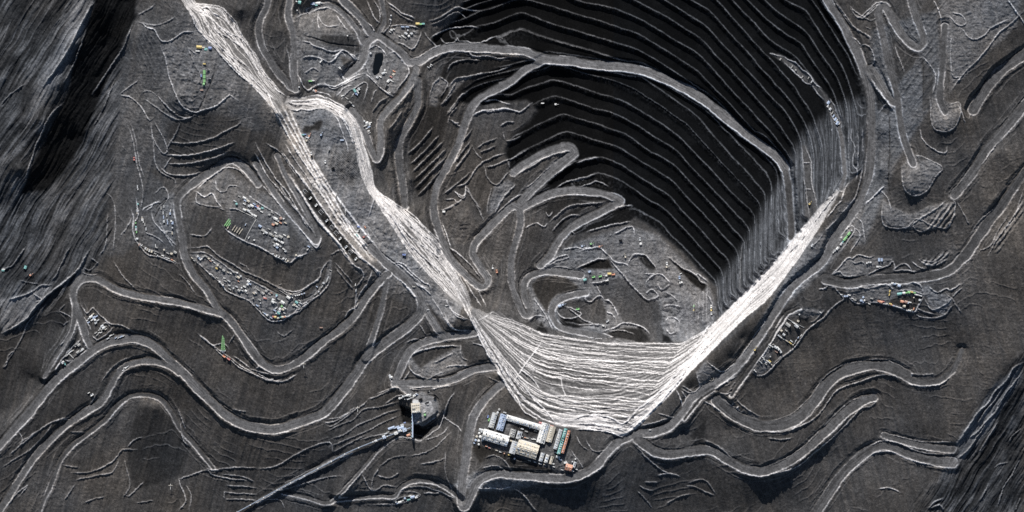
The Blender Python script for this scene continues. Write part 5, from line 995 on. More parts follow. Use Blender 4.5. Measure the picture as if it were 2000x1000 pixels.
class MB:
    def __init__(s): s.v = []; s.f = []

    def box(s, cx, cy, cz, lx, ly, lz, rz=0.0, taper=1.0):
        b = len(s.v); c, n = math.cos(rz), math.sin(rz)
        for k, t in ((-1, 1.0), (1, taper)):
            for a, e in ((-1, -1), (1, -1), (1, 1), (-1, 1)):
                x, y = a * lx / 2 * t, e * ly / 2 * t
                s.v.append((cx + x * c - y * n, cy + x * n + y * c, cz + k * lz / 2))
        s.f += [(b + 3, b + 2, b + 1, b), (b + 4, b + 5, b + 6, b + 7)] + [(b + i, b + (i + 1) % 4, b + 4 + (i + 1) % 4, b + 4 + i) for i in range(4)]
        return s

    def prism(s, prof, x0, x1):
        """profile in y,z swept along x"""
        b = len(s.v); n = len(prof)
        s.v += [(x0, y, z) for y, z in prof] + [(x1, y, z) for y, z in prof]
        s.f += [tuple(b + i for i in range(n)), tuple(b + n + i for i in range(n - 1, -1, -1))]
        s.f += [(b + (i + 1) % n, b + i, b + n + i, b + n + (i + 1) % n) for i in range(n)]
        return s

    def cyl(s, cx, cy, z0, z1, r, n=14, r2=None, axis='z', cap=True):
        r2 = r if r2 is None else r2; b = len(s.v)
        for z, q in ((z0, r), (z1, r2)):
            for i in range(n):
                a = 2 * math.pi * i / n; u, w_ = q * math.cos(a), q * math.sin(a)
                s.v.append((cx + u, cy + w_, z) if axis == 'z' else (cx + u, z, cy + w_))
        fl = [(b + i, b + (i + 1) % n, b + n + (i + 1) % n, b + n + i) for i in range(n)]
        fl += [tuple(b + i for i in range(n - 1, -1, -1)), tuple(b + n + i for i in range(n))]
        s.f += fl if axis == 'z' else [tuple(reversed(q)) for q in fl]
        return s

    def bar(s, p, q, t):
        p, q = Vector(p), Vector(q); d_ = q - p; L_ = d_.length
        m = d_.to_track_quat('X', 'Z').to_matrix(); b = len(s.v)
        for x in (0, L_):
            for y, z in ((-1, -1), (1, -1), (1, 1), (-1, 1)):
                s.v.append(tuple(p + m @ Vector((x, y * t / 2, z * t / 2))))
        s.f += [(b, b + 3, b + 2, b + 1), (b + 4, b + 5, b + 6, b + 7)] + [(b + i, b + (i + 1) % 4, b + 4 + (i + 1) % 4, b + 4 + i) for i in range(4)]
        return s

    def mesh(s, name, m):
        me = bpy.data.meshes.new(name); me.from_pydata(s.v, [], s.f); me.materials.append(m); me.update(); return me


def part(name, me, parent):
    o = bpy.data.objects.new(name, me); col.objects.link(o); o.parent = parent
    return o


def thing(name, cat, px, py, rot=0, z=None, dz=0):
    o = bpy.data.objects.new(name, None); col.objects.link(o); o.empty_display_size = 3
    x, y = W(px, py); o.location = (x, y, (ground_z(px, py) if z is None else z) + dz)
    o.rotation_euler = (0, 0, math.radians(rot)); o['category'] = cat
    return o


def copy_thing(src, px, py, rot, dz=0):
    r = src.copy(); col.objects.link(r)
    x, y = W(px, py); r.location = (x, y, ground_z(px, py) + dz); r.rotation_euler = (0, 0, math.radians(rot))
    for ch in src.children:
        c = ch.copy(); col.objects.link(c); c.parent = r
        for g in ch.children:
            e = g.copy(); col.objects.link(e); e.parent = c
    return r


PROTO = {}
BASE = 5.0        # footings reach below the uneven pad


def shed(L, Wd, Hh, colour, px, py, rot, vents=0, wallm=None):
    t = thing('shed', 'shed', px, py, rot)
    part('wall', MB().box(0, 0, Hh / 2 - BASE / 2, L, Wd, Hh + BASE).mesh('wall', wallm or WALLM), t)
    r = MB(); o_ = .5; rise = Wd * .20
    r.prism([(-Wd / 2 - o_, Hh - .1), (Wd / 2 + o_, Hh - .1), (Wd / 2 + o_, Hh + .25), (0, Hh + rise), (-Wd / 2 - o_, Hh + .25)], -L / 2 - o_, L / 2 + o_)
    n = max(2, int(L / 3.2))
    for i in range(n + 1):      # standing seams
        x = -L / 2 + L * i / n
        r.prism([(-Wd / 2 - o_, Hh + .3), (0, Hh + rise + .06), (0, Hh + rise + .5), (-Wd / 2 - o_, Hh + .7)], x - .2, x + .2)
        r.prism([(Wd / 2 + o_, Hh + .7), (0, Hh + rise + .5), (0, Hh + rise + .06), (Wd / 2 + o_, Hh + .3)], x - .2, x + .2)
    part('roof', r.mesh('roof', M(colour)), t)
    part('door', MB().box(L * .1, -Wd / 2 - .1, Hh * .32, min(5, L * .3), .22, Hh * .6).mesh('door', STEEL), t)
    for i in range(vents):
        part('roof_vent', MB().box(-L / 2 + L * (i + .5) / vents, 0, Hh + rise + .7, 1.8, 2.2, 1.5, 0, .8).mesh('roof_vent', M('silver')), t)
    return t


def cabin(L, Wd, Hh, colour, px, py, rot):
    t = thing('cabin', 'cabin', px, py, rot)
    part('wall', MB().box(0, 0, Hh / 2 - BASE / 2, L, Wd, Hh + BASE).mesh('wall', M(colour)), t)
    r = MB().box(0, 0, Hh + .2, L + .8, Wd + .8, .4); r.box(0, Wd / 2 + .2, Hh + .6, L + .8, .4, .5); r.box(0, -Wd / 2 - .2, Hh + .6, L + .8, .4, .5); r.box(L / 2 + .2, 0, Hh + .6, .4, Wd, .5); r.box(-L / 2 - .2, 0, Hh + .6, .4, Wd, .5)
    part('roof', r.mesh('roof', M(colour)), t)
    part('rooftop_unit', MB().box(L * .2, 0, Hh + 1.2, 2.4, 2.0, 1.6).mesh('rooftop_unit', M('silver')), t)
    for i in (-1, 1):
        part('window', MB().box(i * L * .25, -Wd / 2 - .06, Hh * .55, L * .2, .12, Hh * .3).mesh('window', GLASS), t)
    return t


def container(L, Wd, Hh, colour, px, py, rot):
    t = thing('container', 'container', px, py, rot, dz=.3)
    b = MB().box(0, 0, Hh / 2, L, Wd, Hh); n = int(L / 1.2)
    for i in range(n):
        b.box(-L / 2 + (i + .5) * L / n, 0, Hh / 2, .5, Wd + .3, Hh * .92); b.box(-L / 2 + (i + .5) * L / n, 0, Hh + .08, .5, Wd * .95, .18)
    part('body', b.mesh('body', M(colour)), t)
    part('door', MB().box(L / 2 + .08, -Wd * .24, Hh / 2, .14, Wd * .42, Hh * .9).box(L / 2 + .08, Wd * .24, Hh / 2, .14, Wd * .42, Hh * .9).mesh('door', M('grey')), t)
    return t


def tank(L, Wd, Hh, colour, px, py, rot):
    t = thing('tank', 'tank', px, py, rot); r = L / 2
    part('shell', MB().cyl(0, 0, -BASE, Hh, r, 20).mesh('shell', M(colour)), t)
    rf = MB().cyl(0, 0, Hh + .02, Hh + r * .22, r * 1.03, 20, r * .08)
    part('roof', rf.mesh('roof', M(colour)), t)
    part('ladder', MB().box(r + .4, 0, Hh / 2, .5, 1.2, Hh).mesh('ladder', STEEL), t)
    part('hatch', MB().cyl(r * .4, 0, Hh + .05, Hh + r * .25, .8, 10).mesh('hatch', M('silver')), t)
    return t


def truck(L, Wd, Hh, colour, px, py, rot):
    """rigid mining haul truck about 14 m long"""
    t = thing('haul_truck', 'truck', px, py, rot)
    part('chassis', MB().box(0, 0, 2.6, 12.5, 3.4, 1.2).box(5.4, 0, 3.2, 2.4, 6.6, 1.8).mesh('chassis', STEEL), t)
    d_ = MB(); d_.box(-1.6, 0, 4.3, 9.6, 7.0, .5); d_.box(-1.6, 3.4, 5.6, 9.6, .4, 2.2); d_.box(-1.6, -3.4, 5.6, 9.6, .4, 2.2); d_.box(3.1, 0, 5.8, .5, 7.0, 2.6); d_.box(4.9, 0, 7.2, 3.4, 7.0, .35)
    part('dump_bed', d_.mesh('dump_bed', M(colour)), t)
    cb = part('cab', MB().box(5.3, 2.0, 5.4, 2.0, 2.4, 2.4, 0, .9).mesh('cab', M('white')), t)
    part('windscreen', MB().box(6.32, 2.0, 5.7, .1, 1.8, 1.2).mesh('windscreen', GLASS), cb)
    wm = MB().cyl(0, 0, -.9, .9, 1.7, 16, axis='y')
    for x, y in ((4.2, 2.9), (4.2, -2.9), (-3.2, 1.9), (-3.2, -1.9), (-3.2, 3.0), (-3.2, -3.0)):
        wo = part('wheel', wm.mesh('wheel', RUBB) if (x, y) == (4.2, 2.9) else truck.wheel, t); wo.location = (x, y, 1.7)
        truck.wheel = wo.data
    return t


def digger(L, Wd, Hh, colour, px, py, rot):
    """face shovel, tracks to bucket about 20 m"""
    t = thing('excavator', 'excavator', px, py, rot)
    for s_ in (-1, 1):
        part('track', MB().prism([(s_ * 3.2 - .9, .1), (s_ * 3.2 + .9, .1), (s_ * 3.2 + .9, 2.0), (s_ * 3.2 - .9, 2.0)], -4.4, 4.4).mesh('track', STEEL), t)
    h = part('house', MB().cyl(0, 0, 2.0, 2.5, 2.4).box(-1.2, 0, 4.4, 7.4, 6.6, 3.8, 0, .96).box(-3.4, 0, 6.6, 2.4, 5.6, .9).mesh('house', M(colour)), t)
    part('cab', MB().box(2.4, 2.4, 6.9, 2.4, 2.2, 2.6).box(3.62, 2.4, 7.2, .08, 1.8, 1.6).mesh('cab', M('white')), h)
    b = part('boom', MB().bar((2.2, -.4, 4.4), (7.2, -.4, 9.4), 1.3).bar((7.2, -.4, 9.4), (10.4, -.4, 8.6), 1.2).mesh('boom', M(colour)), t)
    part('stick', MB().bar((10.2, -.4, 8.9), (12.2, -.4, 4.4), 1.0).mesh('stick', M(colour)), b)
    part('bucket', MB().box(12.2, -.4, 3.2, 2.6, 3.6, 2.4, 0, .8).mesh('bucket', STEEL), t)
    return t


def lorry(L, Wd, Hh, colour, px, py, rot):
    t = thing('lorry', 'truck', px, py, rot)
    part('box_body', MB().box(-1.2, 0, 2.7, 7.2, 2.9, 3.0).mesh('box_body', M(colour)), t)
    c_ = part('cab', MB().box(3.7, 0, 2.2, 2.2, 2.7, 2.5, 0, .92).mesh('cab', M('white')), t)
    part('windscreen', MB().box(4.78, 0, 2.6, .08, 2.2, 1.0).mesh('windscreen', GLASS), c_)
    part('chassis', MB().box(0, 0, .95, 9.4, 1.4, .5).mesh('chassis', STEEL), t)
    me = None
    for x, y in ((3.6, 1.2), (3.6, -1.2), (-3.2, 1.2), (-3.2, -1.2)):
        me = me or MB().cyl(0, 0, -.3, .3, .65, 12, axis='y').mesh('wheel', RUBB)
        wo = part('wheel', me, t); wo.location = (x, y, .65)
    return t


def rig(L, Wd, Hh, colour, px, py, rot):
    t = thing('drill_rig', 'drill rig', px, py, rot)
    for s_ in (-1, 1):
        part('track', MB().box(0, s_ * 2.2, .9, 8, 1.2, 1.8).mesh('track', STEEL), t)
    h = part('deck', MB().box(-.5, 0, 3.2, 9.5, 5.2, 2.4).box(-2.4, 0, 4.9, 3.4, 4.6, 1.2).mesh('deck', M(colour)), t)
    part('cab', MB().box(3.2, 1.6, 5.2, 2.2, 2, 2).mesh('cab', M('white')), h)
    m_ = MB()
    for y, z in ((-.8, 4.6), (.8, 4.6), (-.8, 6.2), (.8, 6.2)):
        m_.bar((4.4, y, z), (-9.5, y, z + 3), .3)
    for i in range(8):
        a = 4.4 - 13.9 * i / 8; b_ = 4.4 - 13.9 * (i + 1) / 8
        m_.bar((a, -.8, 6.2 + 3 * i / 8), (b_, .8, 6.2 + 3 * (i + 1) / 8), .25)
    part('mast', m_.mesh('mast', M('silver')), t)
    return t


def bay(L, Wd, Hh, colour, px, py, rot):
    t = thing('loading_bay', 'loading bay', px, py, rot)
    part('slab', MB().box(0, 0, -1.2, L, Wd, 3.4).mesh('slab', STEEL), t)
    for s_ in (-1, 1):
        part('side_wall', MB().box(0, s_ * (Wd / 2 - .6), 1.6, L, 1.0, 2.4).mesh('side_wall', M(colour)), t)
    part('end_wall', MB().box(-L / 2 + .5, 0, 1.6, 1.0, Wd - 2.4, 2.4).mesh('end_wall', M(colour)), t)
    return t


def rack(L, Wd, Hh, colour, px, py, rot):
    t = thing('pipe_rack', 'pipe rack', px, py, rot)
    p_ = MB()
    for i in range(4):
        p_.cyl(-Wd / 2 + (i + .5) * Wd / 4, 2.2, -L / 2, L / 2, Wd / 9, 10, axis='y')
    part('pipe_bundle', p_.mesh('pipe_bundle', M(colour)), t)
    for f in (-.4, 0, .4):
        part('trestle', MB().box(0, f * L, .4, Wd, .8, 1.8).mesh('trestle', STEEL), t)
    return t


KIND = {'shed': (shed, 'gable roofed shed', 'sheds', (14, 8, 5)), 'cabin': (cabin, 'flat roofed cabin', 'cabins', (12, 7, 4)), 'box': (container, 'ribbed container', 'containers', (12, 4, 4)),
        'tank': (tank, 'round tank', 'tanks', (8, 8, 7)), 'truck': (truck, 'mining haul truck', 'haul trucks', (14, 8, 6)), 'digger': (digger, 'tracked excavator', 'excavators', (18, 8, 9)),
        'lorry': (lorry, 'box lorry', 'lorries', (9, 3, 4)), 'rig': (rig, 'drill rig', 'drill rigs', (12, 6, 6)), 'bay': (bay, 'walled loading bay', 'loading bays', (18, 13, 3)), 'rack': (rack, 'pipe rack', 'pipe racks', (30, 4, 3))}
ABBR = {'w': 'white', 's': 'silver', 'g': 'grey', 'c': 'cream', 'o': 'orange', 'r': 'red', 'b': 'blue', 't': 'teal', 'e': 'green', 'y': 'yellow', 'k': 'black', 'u': 'rust', 'p': 'pale blue'}
# place phrase, tile, default heading, "x,y kind colour [length width [heading]]"
SITES = [
 ('in the walled hilltop camp', 'k2', -29, """205,240 tank t 9 9|185,205 box s|240,150 box g|300,165 shed w 13 7|330,180 cabin g|310,200 box p|300,240 box w|345,205 shed c 11 7|360,265 cabin s 10 7|390,262 shed w 14 8|420,240 box p|440,275 box b|465,270 cabin r 8 7|475,300 shed s 13 8|520,290 cabin t 10 6|510,335 box w|300,310 shed w 12 7|325,310 box c|350,325 shed s 12 8|380,350 box w|400,370 cabin w 9 6|430,385 shed w 13 7
 |640,345 box g|605,370 cabin g 9 7|680,420 shed w 15 9|660,405 box s|650,490 cabin o 10 7|690,480 shed c 12 7|705,445 box w|745,415 tank u 11 11|740,470 box o|800,470 box c|780,420 cabin w 6 5|490,510 shed p 12 8|530,560 cabin g 15 9|565,590 shed s 12 7|600,545 box g|620,610 shed g 14 8|680,590 box w|640,625 box c|690,630 cabin g 13 8|740,640 shed g 16 10|790,620 box w|835,640 cabin c 8 8 20
 |680,670 shed s 14 8|720,690 box w|760,710 shed w 12 7|670,745 cabin s 9 7|700,735 shed w 13 8|735,755 box s|660,715 box g|700,770 cabin p 9 6|780,790 box w|800,815 cabin s 8 6|650,850 tank s 6 6|690,875 box w 9 5 60|725,885 lorry w 0 0 60|775,905 cabin w 7 6|805,915 lorry w 0 0 60|830,935 cabin c 7 6|930,865 tank c 8 8|1070,795 lorry w 0 0 40|1085,760 box p|355,650 lorry w 0 0 60|420,680 cabin w 6 5|535,600 tank w 5 5|315,490 lorry p 0 0 60
 |85,465 rack e 34 4 -35|105,475 rack e 30 4 -35|120,490 rack e 14 4 -35|100,525 box c 12 4 55|172,530 rack c 26 3 -35|200,545 rack c 26 3 -35|228,560 rack c 26 3 -35|256,575 rack c 26 3 -35"""),
 ('in the long yard below the camp', 'k3', -32, """165,130 tank s 8 8|180,150 cabin p 9 6|210,160 box w 16 5 35|240,130 box g 14 4 35|95,150 lorry c|120,180 lorry g|270,130 box g|300,155 cabin c 8 6|320,185 box u|345,180 lorry w|372,207 lorry w|410,240 tank c 7 7|395,275 box y 10 5|440,265 box g|480,300 shed g 11 7|535,325 lorry c|568,338 lorry w|600,320 box g|650,330 tank w 6 6|690,370 cabin s 8 6|660,385 shed c 12 7|640,385 lorry s|665,435 lorry o
 |335,350 lorry w|350,370 lorry g|400,390 box g|430,440 tank w 7 7|440,455 lorry w|475,480 tank w 6 6|490,395 lorry w 0 0 -10|500,430 box g|545,430 box s|550,485 lorry w|555,530 box g|600,520 tank s 6 6|640,500 box s|665,545 shed g 11 8|700,515 tank w 6 6|705,545 box s|735,500 box w|750,550 shed w 9 7|760,575 box g|780,435 shed w 11 8|775,470 cabin w 9 7|800,465 box p|870,505 rack g 14 4|850,580 box c|875,575 lorry w|905,540 box g|960,580 shed g 12 8|1000,550 cabin g 10 7|985,640 box r 14 5 -15|980,625 lorry w 0 0 -15|930,700 tank s 5 5|920,660 box g|840,640 tank g 6 6|890,730 box p
 |1040,590 box g|1065,575 box u 9 4|1125,615 tank p 7 7|1130,600 box t 9 4|1085,655 cabin w 10 7|1080,685 shed w 13 8|1110,690 box s|1150,650 box g|1200,690 shed w 15 10|1180,700 box c|1215,700 box w|1190,740 tank e 8 8|1170,770 cabin w 10 8|1200,775 shed c 11 7|1120,760 box s 14 4 40|1150,820 shed t 12 8|1130,830 box w|1220,820 lorry w|1105,790 box p|1160,800 cabin s 9 6|1225,760 box w
 |1090,865 box r 10 5 0|1110,870 shed y 8 7 0|1145,880 cabin c 8 6 0|1170,870 box t 9 5 0|1200,870 shed c 8 7 0|1222,868 box o 9 5 0|1060,880 lorry p|1240,860 lorry w|1010,845 cabin w 9 6|985,830 box p|965,815 lorry s|1270,630 shed w 15 9|1300,590 tank c 6 6|1310,625 box w|1360,610 tank w 5 5|1385,605 tank w 5 5|1405,600 tank w 5 5|1435,590 tank p 5 5|1465,580 tank p 5 5|1370,690 shed t 12 8|1345,720 cabin c 9 7|1390,720 box s|1370,740 box w|1330,730 lorry w|1420,700 box s|1410,670 box g|1500,700 lorry s|1640,560 tank s 6 6|1600,590 box g 12 4 40|1620,500 lorry p|1700,455 cabin s 8 6|1680,500 box g 12 4 55|1750,400 rack s 20 4 -25|1740,430 box g 12 4 60|1785,300 lorry g"""),
 ('in the side valley camp', 'k8', 90, """240,30 box s|245,55 lorry w|245,240 tank t 7 7|240,255 box w 10 4|235,320 box s|235,345 lorry c|215,440 tank w 5 5|218,465 box e 10 4|220,520 tank t 7 7|222,545 shed s 11 7|228,580 box e 10 4|295,405 lorry c|300,430 cabin w 8 7|310,455 lorry w|330,490 box g|345,545 box s|270,730 cabin s 8 6 -50|290,745 lorry w 0 0 40|338,780 cabin w 8 5 60|360,795 cabin c 8 5 60|385,810 cabin w 8 5 60|415,820 shed c 9 6 60|235,665 shed s 8 7 0|262,735 box u 10 5 50
 |455,845 box g 10 4 -25|485,870 tank s 5 5|550,870 box w 11 4 -25|590,895 lorry s 0 0 -25|620,905 lorry w 0 0 -25|660,920 box o 9 4 -25|690,935 lorry c 0 0 -25|565,800 tank c 7 7|655,845 cabin c 9 7 -25|460,745 lorry s|470,770 box g 11 4 -25|610,840 box g 12 4 -25|700,830 shed g 12 8 -30
 |555,350 box s|560,400 box p|565,450 shed s 10 6|600,380 box g|605,440 lorry p|610,470 box p|640,355 cabin p 8 6|645,320 lorry w|655,450 tank w 7 7|668,470 shed p 11 7|668,530 tank s 6 6|665,595 box c 11 4|530,290 box g|565,270 lorry s|600,580 lorry g"""),
 ('in the triangle yard at the road fork', 'k5', 32, """545,205 shed w 13 8|520,225 box s|585,215 cabin p 11 8|600,250 tank w 9 9|560,250 box w|510,285 box p 10 4|495,255 lorry w|610,290 cabin s 9 7|640,255 box s|620,200 box p|570,170 box c
 |700,335 shed s 12 7|680,360 box s|720,360 shed w 11 8|750,380 lorry c|700,385 box g|660,390 box g|655,430 lorry w|685,425 lorry w|630,460 lorry g|610,430 box g|740,350 box g
 |815,470 box w 11 4|850,455 lorry g|780,510 box s|930,500 lorry s|965,485 box p 12 4|995,475 lorry w|890,500 lorry p
 |350,580 box g 16 4|340,610 box g 16 4|375,600 shed g 12 8|425,660 cabin w 9 7|410,680 box s|360,700 shed g 13 8|240,710 lorry w|215,735 lorry s|265,690 box s|200,750 box g|285,680 lorry c|250,740 box g 14 4 -40|280,770 box g 14 4 -40
 |155,835 tank w 7 7|175,865 box t 11 5 -60|140,850 shed s 9 6 -60|990,955 lorry w|1030,920 box w 10 4|1050,905 lorry s"""),
 ('on the pad beside the dark canal road', 'k6', -37, """560,215 shed g 20 11|620,185 rack w 30 4 53|665,230 shed s 16 10|690,250 box g|480,285 cabin c 9 7|510,335 shed s 10 7|540,285 box g|450,350 box s|470,365 box w|530,400 rack c 22 4 53|580,430 rack y 22 4 53|605,415 box s|625,460 tank c 5 5|660,410 lorry s 0 0 55|690,370 lorry p 0 0 55|725,345 lorry w 0 0 55|650,435 lorry g 0 0 55|700,90 tank s 6 6|685,170 cabin c 8 6|960,65 lorry w
 |410,490 shed s 14 8|440,505 shed w 14 8 -50|470,540 shed s 13 7 -60|340,465 box w|365,480 box s|330,490 lorry g|420,545 box u|345,605 tank g 6 6|260,620 lorry w|270,640 lorry s|320,665 rack w 20 4 53|345,690 rack c 18 4 53|285,670 box s|215,660 lorry g|235,680 lorry s|290,695 lorry g|150,770 tank w 5 5|165,785 lorry w|340,660 box y"""),
 ('on the colourful storage ledge', 'k7', -14, """295,570 lorry w|340,590 cabin p 8 6|370,590 tank p 7 7|395,575 box w|440,620 lorry w|470,640 box g|580,605 tank p 8 8|555,645 cabin p 10 7|595,645 tank w 7 7|575,665 box p|690,620 box g|660,690 lorry w
 |785,655 box o 11 5|810,665 shed o 12 8|840,660 box r 10 4|890,690 tank c 6 6|935,690 box y 11 5|955,705 box o 10 4|980,715 lorry p|960,420 cabin w 9 7|985,430 box p|1010,425 box s|1045,455 shed p 11 8|1030,430 box w|1065,440 lorry s
 |925,525 box y 10 5 70|920,570 box y 9 4 70|1050,560 shed t 16 9 8|1080,550 box t 14 5 8|1110,548 shed w 10 8 0|1150,545 box e 12 5 0|1175,540 shed e 10 8|1210,535 box y 14 5|1245,545 box e 12 5|1270,570 box w|1300,575 lorry w|1330,585 box s|1240,610 tank c 5 5|1320,640 cabin s 9 7|1085,660 shed o 12 9|1115,665 box r|1140,665 shed u 12 9|1165,680 tank p 6 6|1190,670 box w|1115,720 shed c 10 8|1070,740 lorry w|1240,755 box o 10 4 70|1220,770 lorry c|1185,775 box w
 |625,160 tank w 6 6|675,150 tank w 6 6|650,150 tank s 6 6|785,115 shed p 12 8 90|820,115 shed p 11 7 90|765,205 cabin w 9 6|800,205 box s"""),
 ('around the north road junction', 'q1', -30, """115,20 shed t 18 12 -10|90,10 box w|100,100 tank w 5 5|250,30 cabin p 16 9 0|300,25 shed w 18 9 0|280,45 box t 14 5 0|330,20 box s|1020,285 cabin w 9 6|1045,280 lorry w|1005,305 lorry s|1130,255 box p 14 4 -5|1175,255 box p 14 4 -5|1190,345 tank w 9 9|1180,290 tank s 6 6|1160,320 shed s 12 7|1215,320 cabin s 9 7|1130,345 box w|1100,350 lorry w|1150,360 box g|1240,300 lorry g
 |1275,225 shed y 14 8 0|1300,228 box e 14 6 0|1330,225 box t 12 6 0|1015,145 tank s 6 6|1010,185 lorry w|815,515 tank s 8 8|955,680 tank w 8 8|940,710 shed s 12 7 20|960,700 box w|880,750 cabin s 9 7|910,745 box w|1040,720 cabin c 9 8|1045,690 box o|1015,745 box r 10 4|990,785 shed w 12 8 50|1015,780 box w|1030,790 lorry w|970,850 box k 12 6 60|980,830 rig k|1000,900 lorry w
 |660,880 shed t 14 8 -60|680,910 box p 16 4 -60|690,890 box w 16 4 -60|665,905 box b 14 4 -60|700,865 shed s 10 7 -60|590,345 tank w 5 5|515,660 digger w 0 0 -40|330,595 truck w 0 0 40|230,790 box e 14 5 0|255,785 box w 12 4 0|280,885 cabin o 9 7|265,880 lorry w|1410,625 lorry w|1400,640 tank w 5 5|1380,650 lorry s|120,850 tank s 6 6"""),
 ('in the scrap yard beside the switchback', 'q3', 20, """1070,350 tank s 7 7|1100,370 shed w 11 8|1090,400 box s|1130,390 cabin w 9 7|1125,420 box p|1100,440 lorry s|1125,470 tank w 6 6|1140,370 box w|1075,410 box g|1130,495 lorry g|800,40 box w|855,70 box g 14 4 -35|900,120 box g 14 4 -35|930,160 box s 12 4 -35"""),
 ('on the pipe laying pad', 'S', -4, """391,93 shed y 20 10|399,94 box c 12 6|404,97 cabin t 12 9|412,95 shed b 12 9|388,101 box w 16 4|401,126 box y 11 4|401,142 rack e 16 10 0|401,150 rack e 16 10 0|401,158 rack e 16 10 0|400,165 tank e 9 9|395,149 box b 10 5 90|400,168 box e 8 4|393,163 lorry k|409,138 rig k|411,155 rig k|396,177 box u 12 5"""),
 ('in the parking row below the pale ridge', 'q4', -48, """205,190 bay s|258,262 truck w 0 0 42|320,338 truck w 0 0 42|375,415 bay s|435,505 truck s 0 0 42|493,580 bay s|540,642 bay s|580,700 truck w 0 0 42|645,790 truck s 0 0 42|690,850 bay s|750,920 truck w 0 0 42
 |536,215 lorry w 0 0 90|538,245 rig k 0 0 90|590,305 lorry w 0 0 90|592,335 rig k 0 0 90|637,390 lorry w 0 0 90|640,420 rig k 0 0 90|780,570 box b 12 6 -10|770,618 digger w 0 0 60|838,680 digger r 0 0 30|850,575 box o 10 4 -60|765,665 box t 12 4 -50"""),  # black rigs beside the white lorries stand in for dark shadows
 ('on the leaching flat', 'q3', 60, """425,750 truck w 0 0 100|433,790 truck k 0 0 100|595,850 truck w 0 0 85|372,590 digger c 0 0 20|400,530 digger o|320,520 box t 14 4 0|345,515 box b 12 4 0|640,710 rig k|690,930 truck k 0 0 30|545,518 digger p|800,585 box p 14 5 0|380,550 truck s 0 0 -20"""),
 ('on the pit floor', 'q5', 20, """455,232 digger p|522,215 digger e|587,235 digger o|780,312 digger c 0 0 100|897,215 tank w 10 10|890,180 truck s 0 0 90|1095,390 digger c|1095,365 truck w 0 0 90|1195,510 tank w 8 8|1205,505 digger w 0 0 150|1190,470 truck p 0 0 90|1200,440 lorry w|660,442 shed y 14 8 0|635,455 digger w 0 0 180|690,445 truck o 0 0 0|510,425 cabin p 10 7|475,487 shed t 12 8|540,465 truck e 0 0 10|285,685 shed p 12 9|310,675 digger p|615,835 digger w 0 0 -20|645,800 truck s 0 0 30|1298,685 rig e 0 0 90|1298,715 rig y 0 0 90|1430,690 truck w 0 0 90|1430,715 digger y 0 0 90|1432,740 truck s 0 0 90|745,190 truck k 0 0 10|420,708 truck e 0 0 0|600,505 lorry w|590,460 truck e 0 0 10|640,490 truck w 0 0 10"""),
 ('on the north wall ledge', 'p5', 55, """475,800 shed p 12 9|470,825 box w|490,850 shed s 10 8|505,880 box g|515,905 box p 12 5|530,930 shed p 12 8|545,960 shed p 14 9|540,940 box w|560,965 lorry w|100,460 box g 10 5|190,520 box g|220,545 tank g 6 6|270,600 box g|320,605 lorry g|345,635 box s"""),
 ('in the loading island beside the east road', 'p6', 52, """635,825 shed e 14 8|620,845 box e 14 5|605,865 shed e 16 8|590,885 box t 12 5|575,905 shed s 12 7|545,940 shed w 12 8|530,955 box s|515,970 lorry w|655,800 tank s 6 6|330,590 digger y|345,915 cabin s 12 7"""),
 ('along the haul roads', 'S', 0, """1475,683 digger y 0 0 60|437,696 truck o 0 0 -35|446,701 truck r 0 0 -35|262,310 truck r 0 0 90|531,741 lorry w|48,522 shed t 12 9 70|58,537 digger o 0 0 30|4,528 shed t 10 7|5,526 box w|171,768 lorry w 0 0 30|177,772 truck w 0 0 30|241,719 lorry w 0 0 20|761,734 tank s 9 9|763,737 shed w 12 8|1086,202 digger w|1060,200 box w|854,738 truck k 0 0 -60|1270,840 lorry w|962,523 digger w 0 0 90|970,530 truck o 0 0 100|872,597 lorry w|836,605 lorry s|808,560 box g|694,556 lorry w 0 0 80|695,567 lorry s 0 0 80|789,497 truck b 0 0 -10|866,413 shed w 10 7|627,640 box u"""),
 ('at the small plant by the lower track', 'F', 15, """610,945 shed p 16 9|595,955 box t 14 5|580,950 tank p 8 8|625,945 cabin w 9 7|600,940 box w|560,965 shed w 13 7|550,970 box p|545,965 tank s 6 6|570,960 lorry w|630,938 lorry s"""),
 ('beside the crusher pad', 'k4', 20, """285,275 tank w 8 8|320,265 box w|345,245 shed s 12 7|375,235 box w|400,230 shed w 11 7|430,220 box w|430,240 box s|380,280 box g 16 4|410,285 box s|490,235 cabin w 9 7|520,210 tank s 7 7|525,225 box p|460,265 box g 16 4|670,345 bay s|640,505 tank e 9 9|560,600 lorry c|640,465 lorry w|580,290 truck k 0 0 30|780,270 truck k 0 0 60|690,180 lorry k|300,690 shed p 26 9|240,680 box p 24 6|170,690 shed p 26 8|290,730 cabin w 12 9|320,650 cabin s 12 8|350,620 box b 12 5|90,770 box s|60,800 box w|120,750 box g|410,790 shed o 14 8"""),
]
